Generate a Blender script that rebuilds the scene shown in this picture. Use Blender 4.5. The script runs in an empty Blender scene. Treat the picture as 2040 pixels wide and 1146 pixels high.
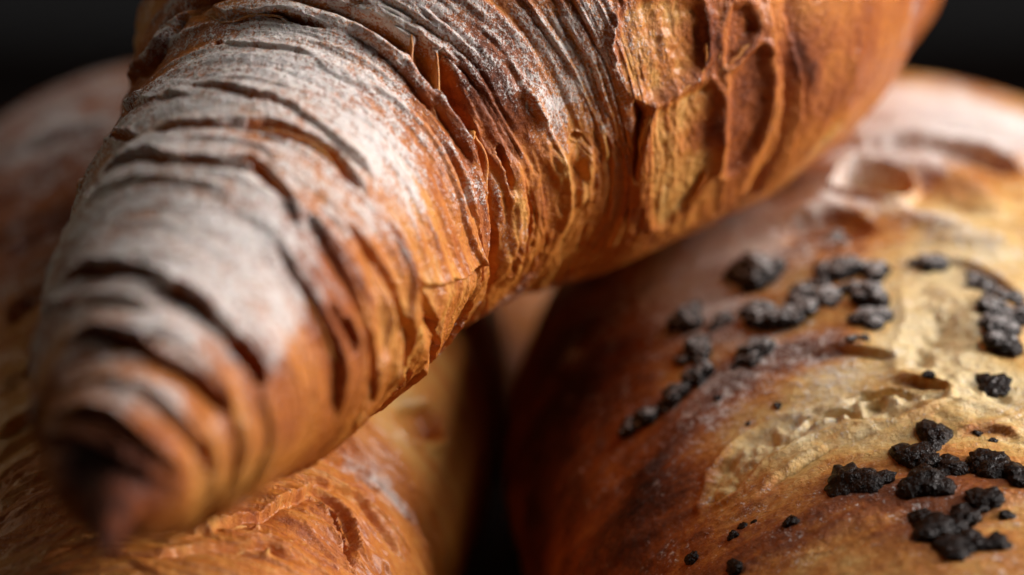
import bpy, math, random
import numpy as np
from mathutils import Vector, noise as mnoise

sc = bpy.context.scene
CM = 0.01
# ------------------------------------------------------------------ camera, light, exposure
cam = bpy.data.cameras.new('camera'); cam.lens = 100; cam.sensor_width = 36
cam.clip_start = 0.02; cam.clip_end = 20
cam_o = bpy.data.objects.new('camera', cam); sc.collection.objects.link(cam_o)
cam_o.location = (0, -0.36, 0.153); cam_o.rotation_euler = (math.radians(90 - 12), 0, 0)
cam.dof.use_dof = True; cam.dof.focus_distance = 0.353; cam.dof.aperture_fstop = 7.5
sc.camera = cam_o
w = bpy.data.worlds.new('World'); sc.world = w; w.use_nodes = True
w.node_tree.nodes['Background'].inputs[0].default_value = (0.9, 0.95, 1.0, 1); w.node_tree.nodes['Background'].inputs[1].default_value = 0.012
def area(name, loc, aim, size, power, col):
    l = bpy.data.lights.new(name, 'AREA'); l.shape = 'RECTANGLE'; l.size, l.size_y = size; l.energy = power; l.color = col
    o = bpy.data.objects.new(name, l); sc.collection.objects.link(o); o.location = loc
    o.rotation_euler = (Vector(aim) - Vector(loc)).to_track_quat('-Z', 'Y').to_euler(); return o
area('window_light', (0.62, 0.0, 0.26), (0, 0, 0.08), (0.28, 0.26), 6.6, (1.0, 0.94, 0.91))
area('ceiling_light', (0.36, 0.04, 0.58), (0, 0.02, 0.08), (0.36, 0.36), 2.3, (1.0, 0.98, 0.97))
area('left_bounce', (-0.60, 0.10, 0.32), (0, 0, 0.09), (0.40, 0.28), 0.34, (1.0, 0.84, 0.64))
sc.view_settings.view_transform = 'Standard'; sc.view_settings.look = 'None'; sc.view_settings.exposure = 0; sc.view_settings.gamma = 1
# ------------------------------------------------------------------ numeric core (centimetres)
def hash3(ix, iy, iz, seed):
    h = (ix.astype(np.int64)*374761393 + iy.astype(np.int64)*668265263 + iz.astype(np.int64)*2147483647 + seed*1274126177) & 0xffffffff
    h = ((h ^ (h >> 13))*1274126177) & 0xffffffff
    h = ((h ^ (h >> 16))*2246822519) & 0xffffffff
    return ((h ^ (h >> 15)) & 0xffff)/32767.5 - 1.0

def noise(p, seed=0):
    """value noise, about -1..1, p = (..., 3)"""
    f = np.floor(p); w = p - f
    w = w*w*w*(w*(w*6 - 15) + 10)
    i = f.astype(np.int64); x, y, z = i[..., 0], i[..., 1], i[..., 2]
    def lerp(a, b, t): return a + (b - a)*t
    wx, wy, wz = w[..., 0], w[..., 1], w[..., 2]
    c = [hash3(x + dx, y + dy, z + dz, seed) for dz in (0, 1) for dy in (0, 1) for dx in (0, 1)]
    return lerp(lerp(lerp(c[0], c[1], wx), lerp(c[2], c[3], wx), wy), lerp(lerp(c[4], c[5], wx), lerp(c[6], c[7], wx), wy), wz)

def fbm(p, seed=0, octv=3, lac=2.1, gain=0.5):
    s = 0; a = 1.0; n = 0
    for k in range(octv):
        s = s + a*noise(p, seed + 17*k); n += a; p = p*lac + 3.7; a *= gain
    return s/n

def sstep(a, b, x):
    t = np.clip((x - a)/(b - a), 0, 1); return t*t*(3 - 2*t)

def unit(v): return v/np.maximum(np.linalg.norm(v, axis=-1, keepdims=True), 1e-9)

def catmull(P, n):
    """dense centripetal-ish Catmull-Rom through rows of P, then arc-length resampled"""
    P = np.asarray(P, float)
    Q = np.vstack([2*P[0] - P[1], P, 2*P[-1] - P[-2]])
    out = []
    for i in range(1, len(Q) - 2):
        t = np.linspace(0, 1, 80, endpoint=False)[:, None]
        a, b, c, d = Q[i - 1], Q[i], Q[i + 1], Q[i + 2]
        out.append(0.5*((2*b) + (c - a)*t + (2*a - 5*b + 4*c - d)*t*t + (3*b - a - 3*c + d)*t**3))
    out.append(P[-1:]); D = np.vstack(out)
    s = np.concatenate([[0], np.cumsum(np.linalg.norm(np.diff(D[:, :3], axis=0), axis=1))])
    return D, s

def density(n, weight):
    """n samples in 0..1, spaced inversely to weight(t)"""
    t = np.linspace(0, 1, 4000); w = weight(t); c = np.concatenate([[0], np.cumsum((w[1:] + w[:-1])/2)]); c /= c[-1]
    return np.interp(np.linspace(0, 1, n), c, t)

class Sweep:
    """a rolled pastry: control rows are x, y, z, radius, width factor, height factor"""
    def __init__(s, ctrl, ref, nu, nv, uweight=lambda t: 1 + 0*t, focus=0.0, spread=1.9, front=0.8, smooth=0):
        D, L = catmull(ctrl, 0)
        s.length = L[-1]
        u = density(nu, uweight)*L[-1]
        C = np.stack([np.interp(u, L, D[:, k]) for k in range(D.shape[1])], 1)
        if smooth:
            k = np.hanning(smooth*2 + 1); k /= k.sum()
            for j in range(3):
                q = np.pad(C[:, j], smooth, mode='reflect', reflect_type='odd'); C[:, j] = np.convolve(q, k, 'valid')
        T = unit(np.gradient(C[:, :3], axis=0))
        ref = np.asarray(ref, float)
        N = unit(ref - (T @ ref)[:, None]*T)
        B = np.cross(T, N)
        # angles: most samples on the side that shows
        nf = int(nv*front)
        a = np.concatenate([np.linspace(-spread, spread, nf, endpoint=False), np.linspace(spread, 2*np.pi - spread, nv - nf, endpoint=False)]) + focus
        s.u, s.v, s.nu, s.nv = u, a, nu, nv
        r = np.maximum(C[:, 3], 0.02)[:, None]
        ca, sa = np.cos(a)[None, :, None], np.sin(a)[None, :, None]
        s.axis = C[:, :3]; s.T = T; s.r = C[:, 3]
        s.P0 = C[:, None, :3] + r[:, :, None]*(ca*N[:, None, :]*C[:, None, 5:6] + sa*B[:, None, :]*C[:, None, 4:5])
        du = np.gradient(s.P0, axis=0); dv = np.roll(s.P0, -1, 1) - np.roll(s.P0, 1, 1)
        n = np.cross(dv, du); n = unit(n)
        out = s.P0 - C[:, None, :3]
        n *= np.sign((n*out).sum(-1).mean() + 1e-9)
        s.N0 = n
        # ring coordinates for grain that runs round the roll
        s.U = np.broadcast_to(u[:, None], (nu, nv))
        s.ring = np.stack([np.broadcast_to((np.cos(a)[None]*r), (nu, nv)), np.broadcast_to((np.sin(a)[None]*r), (nu, nv))], -1)
        s.h = np.zeros((nu, nv)); s.flour = np.zeros((nu, nv)); s.bake = np.zeros((nu, nv))
        s.fade = sstep(0, 0.25, C[:, 3] - 0.02)[:, None]

    def grain(s, fu, fr, seed, octv=2, warp=0.0, wf=0.5):
        """noise stretched round the roll: fu cycles per cm along the axis, fr round it"""
        U = s.U
        if warp: U = U + warp*noise(s.P0*wf, seed + 5)
        p = np.stack([U*fu, s.ring[..., 0]*fr, s.ring[..., 1]*fr], -1)
        return fbm(p, seed, octv)

    def near(s, pts, reach):
        """signed distance to a polyline lying on the surface: returns idx, signed, along(0..1), length"""
        pts = np.asarray(pts, float)
        if len(pts) > 2:
            D, L = catmull(pts, 0); k = max(6, int(L[-1]/0.08)); q = np.linspace(0, L[-1], k)
            pts = np.stack([np.interp(q, L, D[:, j]) for j in range(3)], 1)
        lo, hi = pts.min(0) - reach, pts.max(0) + reach
        P = s.P0.reshape(-1, 3)
        idx = np.where(((P > lo) & (P < hi)).all(1))[0]
        X = P[idx]; Nn = s.N0.reshape(-1, 3)[idx]
        best = np.full(len(idx), 1e9); sg = np.zeros(len(idx)); al = np.zeros(len(idx))
        seg = np.linalg.norm(np.diff(pts, axis=0), axis=1); cum = np.concatenate([[0], np.cumsum(seg)])
        for i in range(len(pts) - 1):
            a, b = pts[i], pts[i + 1]; d = b - a; l2 = max(d @ d, 1e-9)
            t = np.clip(((X - a) @ d)/l2, 0, 1)
            e = X - (a + t[:, None]*d); q = np.sqrt((e*e).sum(1))
            m = q < best
            side = (np.cross(d[None], e)*Nn).sum(1)
            best[m] = q[m]; sg[m] = np.sign(side[m]); al[m] = (cum[i] + t[m]*seg[i])/max(cum[-1], 1e-9)
        k = best < reach
        return idx[k], (best*np.where(sg == 0, 1, sg))[k], al[k], cum[-1]

    def carve(s, kind, pts, w, a, b=0.0, bake=0.0, flour=0.0, seed=0, wob=0.5):
        """kind: gap (sunk slot), lip (layer edge: raised on the left of the line, sunk on its right), ridge, fold"""
        reach = max(w*6, 0.35) if kind != 'gap' else w*2.2
        idx, d, al, ln = s.near(pts, reach)
        if not len(idx): return
        P = s.P0.reshape(-1, 3)[idx]
        d = d + wob*min(w, .08 + .12*w)*(noise(P*2.6, seed + 71) + 0.5*noise(P*7, seed + 72))
        fe = min(0.25, 0.4/ln); end = sstep(-.02, fe, al)*sstep(-.02, fe, 1 - al)
        amp = end*(0.8 + 0.35*noise(P*1.7, seed + 73))
        h = np.zeros(len(idx))
        ad = np.abs(d)
        if kind == 'gap':
            we = w*(0.35 + 0.65*np.sqrt(end))
            m = 1 - sstep(0.72, 1.12, ad/we); h = -a*np.sqrt(np.maximum(amp, 0))*m
            h += b*amp*np.exp(-((ad/we - 1.25)/0.3)**2)
        elif kind == 'lip':
            up = np.exp(-np.maximum(d, 0)/(w*3.2)); dn = np.exp(np.minimum(d, 0)/(w*1.6))
            st = sstep(-0.35*w, 0.35*w, d)
            h = amp*(a*up*st - b*dn*(1 - st)); m = np.exp(-(d/(1.3*w))**2)*end
        elif kind == 'ridge':
            h = amp*a*np.exp(-ad/w) - b*amp*(np.exp(-((ad - 2.2*w)/(1.2*w))**2)); m = np.exp(-(ad/(1.1*w))**2)*end
        else:
            h = amp*a*np.exp(-(ad/w)**2); m = np.exp(-(ad/w)**2)*end
        s.h.ravel()[idx] += h
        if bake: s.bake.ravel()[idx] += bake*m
        if flour: s.flour.ravel()[idx] += flour*m

    def cell(s, pts, depth, soft, bake=0.0, flour=0.0, tilt=0.0, rim=0.0, rough=0.0, seed=0):
        """a torn-open hollow with the outline pts (a closed polygon on the surface)"""
        pts = np.asarray(pts, float); c = pts.mean(0)
        P = s.P0.reshape(-1, 3); Nf = s.N0.reshape(-1, 3)
        idx = np.where(((P > pts.min(0) - .5) & (P < pts.max(0) + .5)).all(1))[0]
        if not len(idx): return
        n = unit(Nf[((P - c)**2).sum(1).argmin()][None])[0]
        e1 = unit(np.cross(n, [0, .3, 1.0])[None])[0]; e2 = np.cross(n, e1)
        X = P[idx] - c; q = np.stack([X @ e1, X @ e2], 1); g = np.stack([(pts - c) @ e1, (pts - c) @ e2], 1)
        q = q + .035*np.stack([noise(P[idx]*3.1, seed + 1) + .5*noise(P[idx]*8, seed + 3), noise(P[idx]*3.1, seed + 2) + .5*noise(P[idx]*8, seed + 4)], 1)
        g = np.vstack([g, g[:1]]); T = catmull(g, 0)[0][::8]
        best = np.full(len(q), 1e9); ins = np.zeros(len(q), bool)
        for a, b in zip(T, np.roll(T, -1, 0)):
            d = b - a; t = np.clip(((q - a) @ d)/max(d @ d, 1e-12), 0, 1); e = q - a - t[:, None]*d
            best = np.minimum(best, (e*e).sum(1))
            if a[1] != b[1]:
                k = ((a[1] > q[:, 1]) != (b[1] > q[:, 1])) & (q[:, 0] < (b[0] - a[0])*(q[:, 1] - a[1])/(b[1] - a[1]) + a[0])
                ins ^= k
        sd = np.sqrt(best)*np.where(ins, 1, -1)
        m = sstep(-.02, soft, sd)*(Nf[idx] @ n > .2)
        xn = np.clip((P[idx, 0] - c[0])/max(np.ptp(pts[:, 0])/2, .05), -1, 1)
        dd = depth*(1 + tilt*xn)
        s.h.ravel()[idx] += -dd*m + rim*np.exp(-((sd + .05)/.05)**2) + rough*fbm(P[idx]*4.5, seed + 9, 3)*m
        s.bake.ravel()[idx] += bake*m*(1 + .3*noise(P[idx]*5, seed + 6)); s.flour.ravel()[idx] += flour*m

    def blob(s, p, rad, flour=0.0, bake=0.0, h=0.0):
        d = np.linalg.norm(s.P0 - np.asarray(p), axis=-1)/rad
        g = np.exp(-d*d)
        if flour: s.flour += flour*g
        if bake: s.bake += bake*g
        if h: s.h += h*g

    def finish(s):
        h = s.h*s.fade
        s.P = s.P0 + h[..., None]*s.N0
        du = np.gradient(s.P, axis=0); dv = np.roll(s.P, -1, 1) - np.roll(s.P, 1, 1)
        n = unit(np.cross(dv, du)); n *= np.sign((n*s.N0).sum())
        s.N = n

# camera frame, centimetres (the camera itself is set at the top)
# control rows: x, y, z, radius, width factor, height factor
MAIN_CTRL = [
 (-4.05,-8.85,6.82,.05,1,1), (-4.08,-8.35,6.88,.15,1,1), (-4.12,-7.7,7.05,.32,1,1), (-4.13,-7.25,7.17,.72,1,1), (-3.86,-5.6,7.62,1.40,1,1), (-3.50,-3.9,7.97,1.88,1,1),
 (-3.10,-1.75,8.40,2.28,1,1), (-2.62,.05,8.85,2.58,1,1), (-1.36,2.35,10.35,3.72,1,1), (.56,3.5,11.2,3.88,1,1), (2.18,4.5,11.52,3.72,1,1),
 (3.02,6.2,11.70,3.26,1,1), (4.6,9.0,12.2,2.4,1,1), (5.1,11.4,12.0,1.0,1,1), (5.2,12.3,11.9,.15,1,1)]
LEFT_CTRL = [
 (-4.6,-8.1,2.0,.25,1,1), (-4.55,-7.2,2.2,1.3,1,1), (-4.5,-5.6,2.45,2.2,1,1), (-4.4,-3,2.65,2.62,1.12,1), (-4.4,0,2.95,2.95,1.10,1), (-4.7,4,3.9,3.9,1.13,1),
 (-5.2,8.5,4.6,4.62,1.09,1), (-5.6,13,4.25,4.25,1.05,1), (-5.9,16.8,3.0,2.7,1,1), (-6,18.6,2.2,1.0,1,1), (-6,19.0,2.1,.2,1,1)]
BUN_CTRL = [
 (6.5,-6.9,2.3,.3,1.4,1), (6.4,-6.2,2.45,1.4,1.4,1), (6.2,-4.4,2.7,2.4,1.45,1), (6.0,-1.5,2.95,2.95,1.62,1), (5.85,3.2,3.8,3.8,1.55,1),
 (5.9,7.5,4.6,4.6,1.2,1), (6.1,12,4.2,4.2,1.15,1), (6.2,15.6,3.0,2.6,1.1,1), (6.2,17.3,2.4,1.0,1,1), (6.2,17.7,2.3,.2,1,1)]
BACK_CTRL = [
 (-5.2,19.8,2.0,.2,1,1), (-4.6,19.9,2.1,1.1,1,1), (-3,20.2,2.5,2.3,1,1), (-.5,20.4,2.9,2.9,1,1), (2.2,20.2,2.6,2.5,1,1), (4.0,19.9,2.1,1.2,1,1), (4.6,19.8,2.0,.2,1,1)]
MAIN_LINES = [
 ('lip',0.09,0.1,0.1,0,0,[(-4.28,-2.66,10.12),(-3.89,-2.97,10.22),(-3.52,-3.13,10.25),(-3.04,-3.19,10.24),(-2.69,-3.19,10.18),(-2.28,-3.18,10.02),(-1.93,-3.29,9.71),(-1.69,-3.38,9.39)]),
 ('gap',0.05,0.21600000000000003,0.02,0.12,-1.6,[(-4.21,-2.78,10.13),(-3.76,-3.08,10.22),(-3.39,-3.2,10.24)]),
 ('gap',0.1,0.405,0.03,0.15,-1.6,[(-3.04,-3.21,10.23),(-2.74,-3.23,10.17),(-2.45,-3.26,10.06),(-2.1,-3.31,9.84),(-1.87,-3.41,9.58)]),
 ('lip',0.08,0.09,0.1,0,0,[(-4.78,-2.93,9.64),(-4.52,-3.17,9.81),(-4.18,-3.55,9.91),(-3.91,-3.82,9.92),(-3.54,-4.05,9.9),(-3.32,-4.06,9.9),(-2.97,-4.07,9.85),(-2.68,-4.27,9.65),(-2.49,-4.46,9.43),(-2.37,-4.61,9.23)]),
 ('gap',0.075,0.4590000000000001,0.04,0.1,-1.6,[(-4.77,-2.93,9.65),(-4.51,-3.23,9.8),(-4.18,-3.55,9.91),(-3.94,-3.81,9.91)]),
 ('gap',0.05,0.29700000000000004,0.03,0.1,-1.6,[(-3.72,-3.96,9.91),(-3.49,-4.03,9.91),(-3.27,-4.15,9.86)]),
 ('gap',0.07,0.3375,0.03,0.1,-1.6,[(-3.23,-3.95,9.94),(-2.97,-3.99,9.89),(-2.7,-4.2,9.7),(-2.5,-4.34,9.51)]),
 ('gap',0.07,0.405,0.05,-0.1,-1.6,[(-5.01,-1.44,9.64),(-4.88,-1.57,9.82),(-4.65,-2.17,9.96),(-4.44,-2.64,10.03)]),
 ('gap',0.04,0.27,0.03,-0.1,-1.6,[(-5.03,-1.43,9.6),(-4.96,-1.31,9.75),(-4.87,-1.11,9.89)]),
 ('gap',0.05,0.27,0.03,-0.1,-1.6,[(-4.91,-3.31,9.39),(-4.85,-3.18,9.5),(-4.79,-3.21,9.56)]),
 ('lip',0.07,0.06,0.07,0,0,[(-4.9,-3.64,9.3),(-4.73,-3.61,9.51),(-4.36,-3.93,9.69),(-3.93,-4.21,9.77),(-3.51,-4.4,9.75),(-3.15,-4.54,9.66)]),
 ('lip',0.07,0.08,0.09,0,0,[(-3.82,-2.09,10.52),(-3.53,-2.29,10.54),(-3.22,-2.53,10.5),(-2.97,-2.65,10.45),(-2.66,-2.7,10.39),(-2.36,-2.93,10.19),(-1.99,-3.1,9.88),(-1.65,-3.12,9.53)]),
 ('gap',0.045,0.27,0.03,0.1,-1.6,[(-3.8,-2.13,10.52),(-3.47,-2.36,10.53),(-3.09,-2.61,10.47),(-2.82,-2.68,10.43),(-2.63,-2.78,10.35)]),
 ('lip',0.06,0.06,0.08,0,0,[(-4.82,-0.73,9.98),(-4.49,-1.48,10.27),(-4.18,-1.94,10.39),(-3.79,-2.38,10.44)]),
 ('gap',0.04,0.2025,0.02,0.1,-1.6,[(-4.4,-1.69,10.3),(-4.1,-2.09,10.39),(-3.83,-2.4,10.42)]),
 ('lip',0.05,0.05,0.06,0,0,[(-4.8,-0.88,10.01),(-4.66,-1.09,10.16),(-4.5,-1.14,10.32)]),
 ('lip',0.1,0.12,0.14,0,0,[(-5.0,-4.83,8.75),(-4.64,-5.34,8.94),(-4.26,-5.66,9.01),(-3.92,-5.84,9.01),(-3.62,-6.06,8.87),(-3.28,-6.21,8.65),(-2.96,-6.27,8.33),(-2.76,-6.26,7.95)]),
 ('gap',0.08,0.405,0.04,0.15,-1.6,[(-4.88,-5.07,8.82),(-4.51,-5.49,8.97),(-4.21,-5.7,9.01),(-3.92,-5.84,9.01)]),
 ('gap',0.06,0.27,0.03,0.15,-1.6,[(-3.72,-6.1,8.86),(-3.51,-6.12,8.81),(-3.32,-6.21,8.67),(-3.23,-6.24,8.6)]),
 ('lip',0.08,0.08,0.08,0,0,[(-5.21,-4.83,8.29),(-5.07,-5.18,8.48),(-4.84,-5.57,8.63),(-4.44,-5.97,8.76),(-4.1,-6.18,8.78),(-3.74,-6.4,8.65)]),
 ('lip',0.1,0.11,0.13,0,0,[(-4.94,-6.04,8.22),(-4.62,-6.34,8.42),(-4.33,-6.5,8.5),(-3.98,-6.72,8.43),(-3.65,-6.86,8.28),(-3.34,-6.83,8.11),(-3.13,-6.79,7.86),(-2.99,-6.71,7.56)]),
 ('gap',0.07,0.324,0.04,0.15,-1.6,[(-4.58,-6.4,8.41),(-4.33,-6.52,8.49),(-4.03,-6.69,8.45),(-3.81,-6.79,8.38)]),
 ('lip',0.08,0.08,0.09,0,0,[(-4.94,-6.52,7.85),(-4.6,-6.91,8.05),(-4.26,-7.07,8.13),(-3.87,-7.22,8.04),(-3.55,-7.26,7.83),(-3.32,-7.21,7.48),(-3.23,-7.08,7.22)]),
 ('lip',0.1,0.1,0.1,0,0,[(-4.81,-7.05,7.6),(-4.56,-7.26,7.79),(-4.27,-7.41,7.86),(-4.02,-7.53,7.78),(-3.83,-7.62,7.59),(-3.63,-7.58,7.42),(-3.41,-7.39,7.22)]),
 ('gap',0.08,0.1215,0.05,0.15,-1.6,[(-4.55,-7.29,7.78),(-4.24,-7.43,7.85),(-4.02,-7.57,7.73),(-3.86,-7.63,7.57)]),
 ('lip',0.11,0.12,0.1,0,0.3,[(-4.87,-7.02,7.38),(-4.7,-7.26,7.6),(-4.35,-7.58,7.62),(-4.06,-7.71,7.46),(-3.79,-7.69,7.28),(-3.53,-7.51,7.12)]),
 ('gap',0.08,0.0675,0.03,0.2,-1.6,[(-4.79,-7.21,7.42),(-4.52,-7.53,7.53),(-4.25,-7.7,7.43)]),
 ('gap',0.09,0.29700000000000004,0.04,0.15,-1.6,[(-3.04,-6.34,8.35),(-2.91,-6.3,8.21),(-2.8,-6.3,8.01),(-2.78,-6.32,7.88)]),
 ('gap',0.07,0.243,0.03,0.2,-1.6,[(-3.32,-7.2,7.52),(-3.25,-7.13,7.32),(-3.22,-7.04,7.16)]),
 ('fold',0.16,0.1,0,0,0.05,[(-2.8,-4.83,9.38),(-2.51,-5.16,8.93),(-2.22,-5.18,8.48),(-2.05,-5.08,8.0),(-1.94,-4.69,7.45)]),
 ('fold',0.13,0.1,0,-0.05,0.05,[(-2.18,-3.96,9.51),(-1.83,-4.14,8.95),(-1.61,-4.05,8.47),(-1.49,-3.81,7.93),(-1.48,-3.41,7.43),(-1.67,-2.39,6.76)]),
 ('fold',0.12,0.09,0,0,0.05,[(-1.74,-3.62,9.27),(-1.4,-3.46,8.71),(-1.24,-3.2,8.17),(-1.18,-2.58,7.53),(-1.34,-1.59,6.88)]),
 ('lip',0.1,0.1,0.1,0,-0.1,[(-2.68,-4.96,9.23),(-2.4,-5.15,8.81),(-2.12,-5.13,8.29),(-1.98,-4.93,7.73),(-2.03,-4.58,7.11)]),
 ('lip',0.09,0.09,0.1,0,-0.1,[(-2.44,-4.36,9.45),(-2.04,-4.53,8.91),(-1.82,-4.52,8.4),(-1.69,-4.3,7.82),(-1.76,-3.75,7.08)]),
 ('lip',0.09,0.09,0.1,0,-0.1,[(-2.02,-3.98,9.33),(-1.62,-3.91,8.73),(-1.35,-3.47,8.04),(-1.33,-2.75,7.32),(-1.58,-1.93,6.74)]),
 ('lip',0.08,0.09,0.1,0,-0.1,[(-1.59,-3.39,9.22),(-1.3,-3.21,8.71),(-1.11,-2.82,8.14),(-1.04,-2.18,7.57),(-1.16,-1.37,7.02)]),
 ('lip',0.08,0.08,0.09,0,-0.1,[(-2.13,-4.94,8.6),(-1.96,-4.83,8.29),(-1.87,-4.73,7.98),(-1.88,-4.72,7.79)]),
 ('gap',0.07,0.16,0.02,0.1,-0.3,[(-1.97,-4.84,8.32),(-1.87,-4.71,8.11),(-1.83,-4.64,7.89)]),
 ('gap',0.07,0.2,0.02,0.15,-0.3,[(-1.64,-2.15,6.73),(-1.41,-2.22,6.98),(-1.32,-2.46,7.2)]),
 ('gap',0.05,0.16,0.02,0.15,-0.3,[(-1.11,-2.76,7.95),(-1.06,-2.4,7.69),(-1.06,-2.07,7.44)]),
 ('fold',0.3,0.1,0,-0.05,-0.2,[(-1.03,-2.61,8.16),(-0.74,-1.74,8.03),(-0.47,-0.97,8.04)]),
 ('lip',0.1,0.12,0.06,0,-0.2,[(-1.19,-3.06,8.38),(-0.91,-2.31,8.21),(-0.63,-1.51,8.24),(-0.45,-1.12,8.35)]),
 ('lip',0.1,0.1,0.22,0,0,[(-0.42,-0.1,7.49),(-0.36,-0.85,8.17),(-0.36,-1.1,8.79),(-0.4,-1.14,9.38),(-0.53,-1.19,9.8),(-0.74,-1.24,10.15),(-0.99,-1.25,10.49),(-1.23,-1.19,10.83),(-1.61,-1.15,11.07),(-2.04,-1.04,11.31),(-2.36,-0.95,11.41)]),
 ('gap',0.06,0.25,0.02,0.1,-0.4,[(-0.5,0.77,7.13),(-0.4,-0.21,7.58),(-0.34,-0.66,8.0),(-0.32,-0.97,8.52),(-0.33,-1.07,8.99),(-0.37,-1.11,9.44)]),
 ('lip',0.07,0.07,0.08,0.05,-0.2,[(-2.1,-1.18,11.1),(-1.73,-1.26,10.93),(-1.48,-1.33,10.71),(-1.29,-1.38,10.52),(-1.1,-1.42,10.29),(-0.92,-1.46,9.99)]),
 ('lip',0.07,0.07,0.06,0.0,-0.2,[(-1.05,-1.41,10.23),(-0.86,-1.4,9.99),(-0.68,-1.35,9.73),(-0.53,-1.28,9.4)]),
 ('lip',0.09,0.13,0.09,0,0.1,[(-3.75,-0.26,11.4),(-3.73,-0.4,11.28),(-3.57,-0.6,11.22),(-3.24,-0.77,11.28),(-2.95,-0.89,11.3),(-2.65,-1.01,11.25),(-2.35,-1.14,11.16)]),
 ('gap',0.05,0.27,0.0,0.1,-1.6,[(-2.95,-0.9,11.28),(-2.69,-1.01,11.24),(-2.48,-1.1,11.19),(-2.31,-1.16,11.14)]),
 ('lip',0.05,0.05,0.05,0,0,[(-3.61,-0.92,10.98),(-3.38,-1.24,10.92),(-3.07,-1.39,10.92),(-2.63,-1.54,10.87),(-2.31,-1.62,10.78)]),
 ('gap',0.06,0.2025,0.06,0.1,-1.6,[(-3.64,-0.95,10.95),(-3.59,-1.1,10.91)]),
 ('fold',0.13,0.10124999999999999,0.0,-0.08,-0.1,[(-0.21,-0.96,9.73),(-0.13,-0.88,9.26),(-0.07,-0.69,8.73),(-0.13,-0.49,8.22),(-0.26,-0.14,7.7)]),
 ('gap',0.05,0.096,0.012,0.12,-0.2,[(-0.19,-0.95,9.68),(-0.13,-0.89,9.39),(-0.1,-0.82,9.06)]),
 ('gap',0.05,0.096,0.012,0.12,-0.2,[(-0.29,-0.99,8.78),(-0.27,-0.75,8.28),(-0.32,-0.43,7.82)]),
 ('fold',0.12,0.10968750000000001,0.0,-0.10000000000000002,-0.1,[(-0.06,-0.84,9.58),(-0.0,-0.73,9.11),(0.06,-0.53,8.69),(0.0,-0.35,8.27),(-0.1,0.17,7.69)]),
 ('gap',0.05,0.108,0.012,0.15,-0.2,[(0.07,-0.68,9.17),(0.14,-0.46,8.75),(0.11,-0.28,8.38),(-0.0,0.11,7.84)]),
 ('lip',0.05,0.042,0.024,0.0,-0.1,[(-0.02,1.63,7.22),(0.2,0.6,7.74),(0.32,0.1,8.25),(0.35,-0.21,8.69),(0.29,-0.51,9.26),(0.18,-0.67,9.67)]),
 ('gap',0.04,0.09,0.012,0.15,-0.2,[(0.06,1.48,7.3),(0.23,0.5,7.83),(0.32,0.02,8.33)]),
 ('fold',0.15,0.151875,0.0,-0.14,-0.1,[(0.4,-0.52,9.68),(0.52,-0.36,9.37),(0.6,-0.1,8.94),(0.62,0.18,8.55),(0.55,0.24,8.39)]),
 ('fold',0.13,0.10968750000000001,0.0,-0.14,0,[(0.19,-0.71,10.45),(0.29,-0.65,10.12),(0.38,-0.55,9.79)]),
 ('lip',0.06,0.054,0.018,0.0,0,[(0.65,0.44,8.3),(0.68,0.19,8.62),(0.65,-0.09,9.01),(0.56,-0.34,9.43),(0.47,-0.48,9.72),(0.35,-0.61,10.05),(0.15,-0.73,10.51)]),
 ('fold',0.14,0.135,0.0,-0.14,-0.1,[(0.9,-0.19,9.66),(0.89,-0.02,9.26),(0.88,0.23,8.81),(0.85,0.35,8.62)]),
 ('lip',0.05,0.048,0.018,0.0,0,[(0.97,0.51,8.56),(0.99,0.22,8.95),(1.0,-0.01,9.38),(0.98,-0.16,9.7)]),
 ('gap',0.05,0.072,0.036,-0.1,0,[(0.73,-0.31,9.72),(0.83,-0.23,9.66)]),
 ('fold',0.06,0.059062500000000004,0.0,-0.18000000000000005,0,[(1.12,-0.17,9.88),(1.14,-0.03,9.57),(1.2,0.14,9.29)]),
 ('fold',0.1,0.0759375,0.0,-0.16000000000000003,0,[(1.45,0.77,8.51),(1.4,1.07,8.19),(1.24,1.34,7.93)]),
 ('lip',0.07,0.036,0.042,0.05,0,[(1.48,1.36,7.93),(1.63,0.97,8.28),(1.68,0.6,8.68)]),
 ('fold',0.09,0.059062500000000004,0.0,-0.13,0,[(0.22,2.36,7.16),(0.47,1.3,7.6),(0.66,0.9,7.95)]),
 ('lip',0.07,0.06,0.07,0.0,0,[(-0.37,-0.93,10.73),(-0.62,-0.96,10.98),(-0.93,-0.97,11.24),(-1.17,-0.94,11.42)]),
 ('lip',0.08,0.048,0.054,0.1,-0.1,[(1.39,-0.37,10.46),(1.29,-0.47,10.85),(1.27,-0.49,11.17),(1.31,-0.45,11.43)]),
 ('lip',0.07,0.07,0.08,0,0,[(1.9,1.76,7.92),(2.31,1.8,8.15),(2.79,1.94,8.37),(3.19,1.97,8.64),(3.5,1.75,9.09),(3.6,1.35,9.69),(3.56,1.02,10.28),(3.42,0.77,10.77),(3.29,0.63,11.3)]),
 ('lip',0.08,0.08,0.08,0.05,0,[(2.73,2.01,8.29),(3.3,2.39,8.47),(3.7,2.25,8.87),(3.83,1.72,9.5),(3.82,1.25,10.25),(3.64,0.93,10.88),(3.57,0.84,11.28)]),
 ('fold',0.2,0.06,0,-0.05,0,[(4.58,1.91,10.63),(4.53,2.13,10.06),(4.29,2.28,9.5)]),
 ('fold',0.15,0.06,0,-0.2,0,[(4.68,2.65,9.7),(4.4,2.59,9.36),(4.22,2.69,9.07)]),
 ('fold',0.2,0.08,0,0,0.1,[(-4.9,1.32,10.5),(-4.86,1.59,10.8),(-4.67,1.18,11.18)]),
 ('fold',0.2,0.08,0,0,0.1,[(-4.47,0.03,10.73),(-4.2,-0.05,11.06),(-3.93,-0.15,11.32)]),
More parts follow.
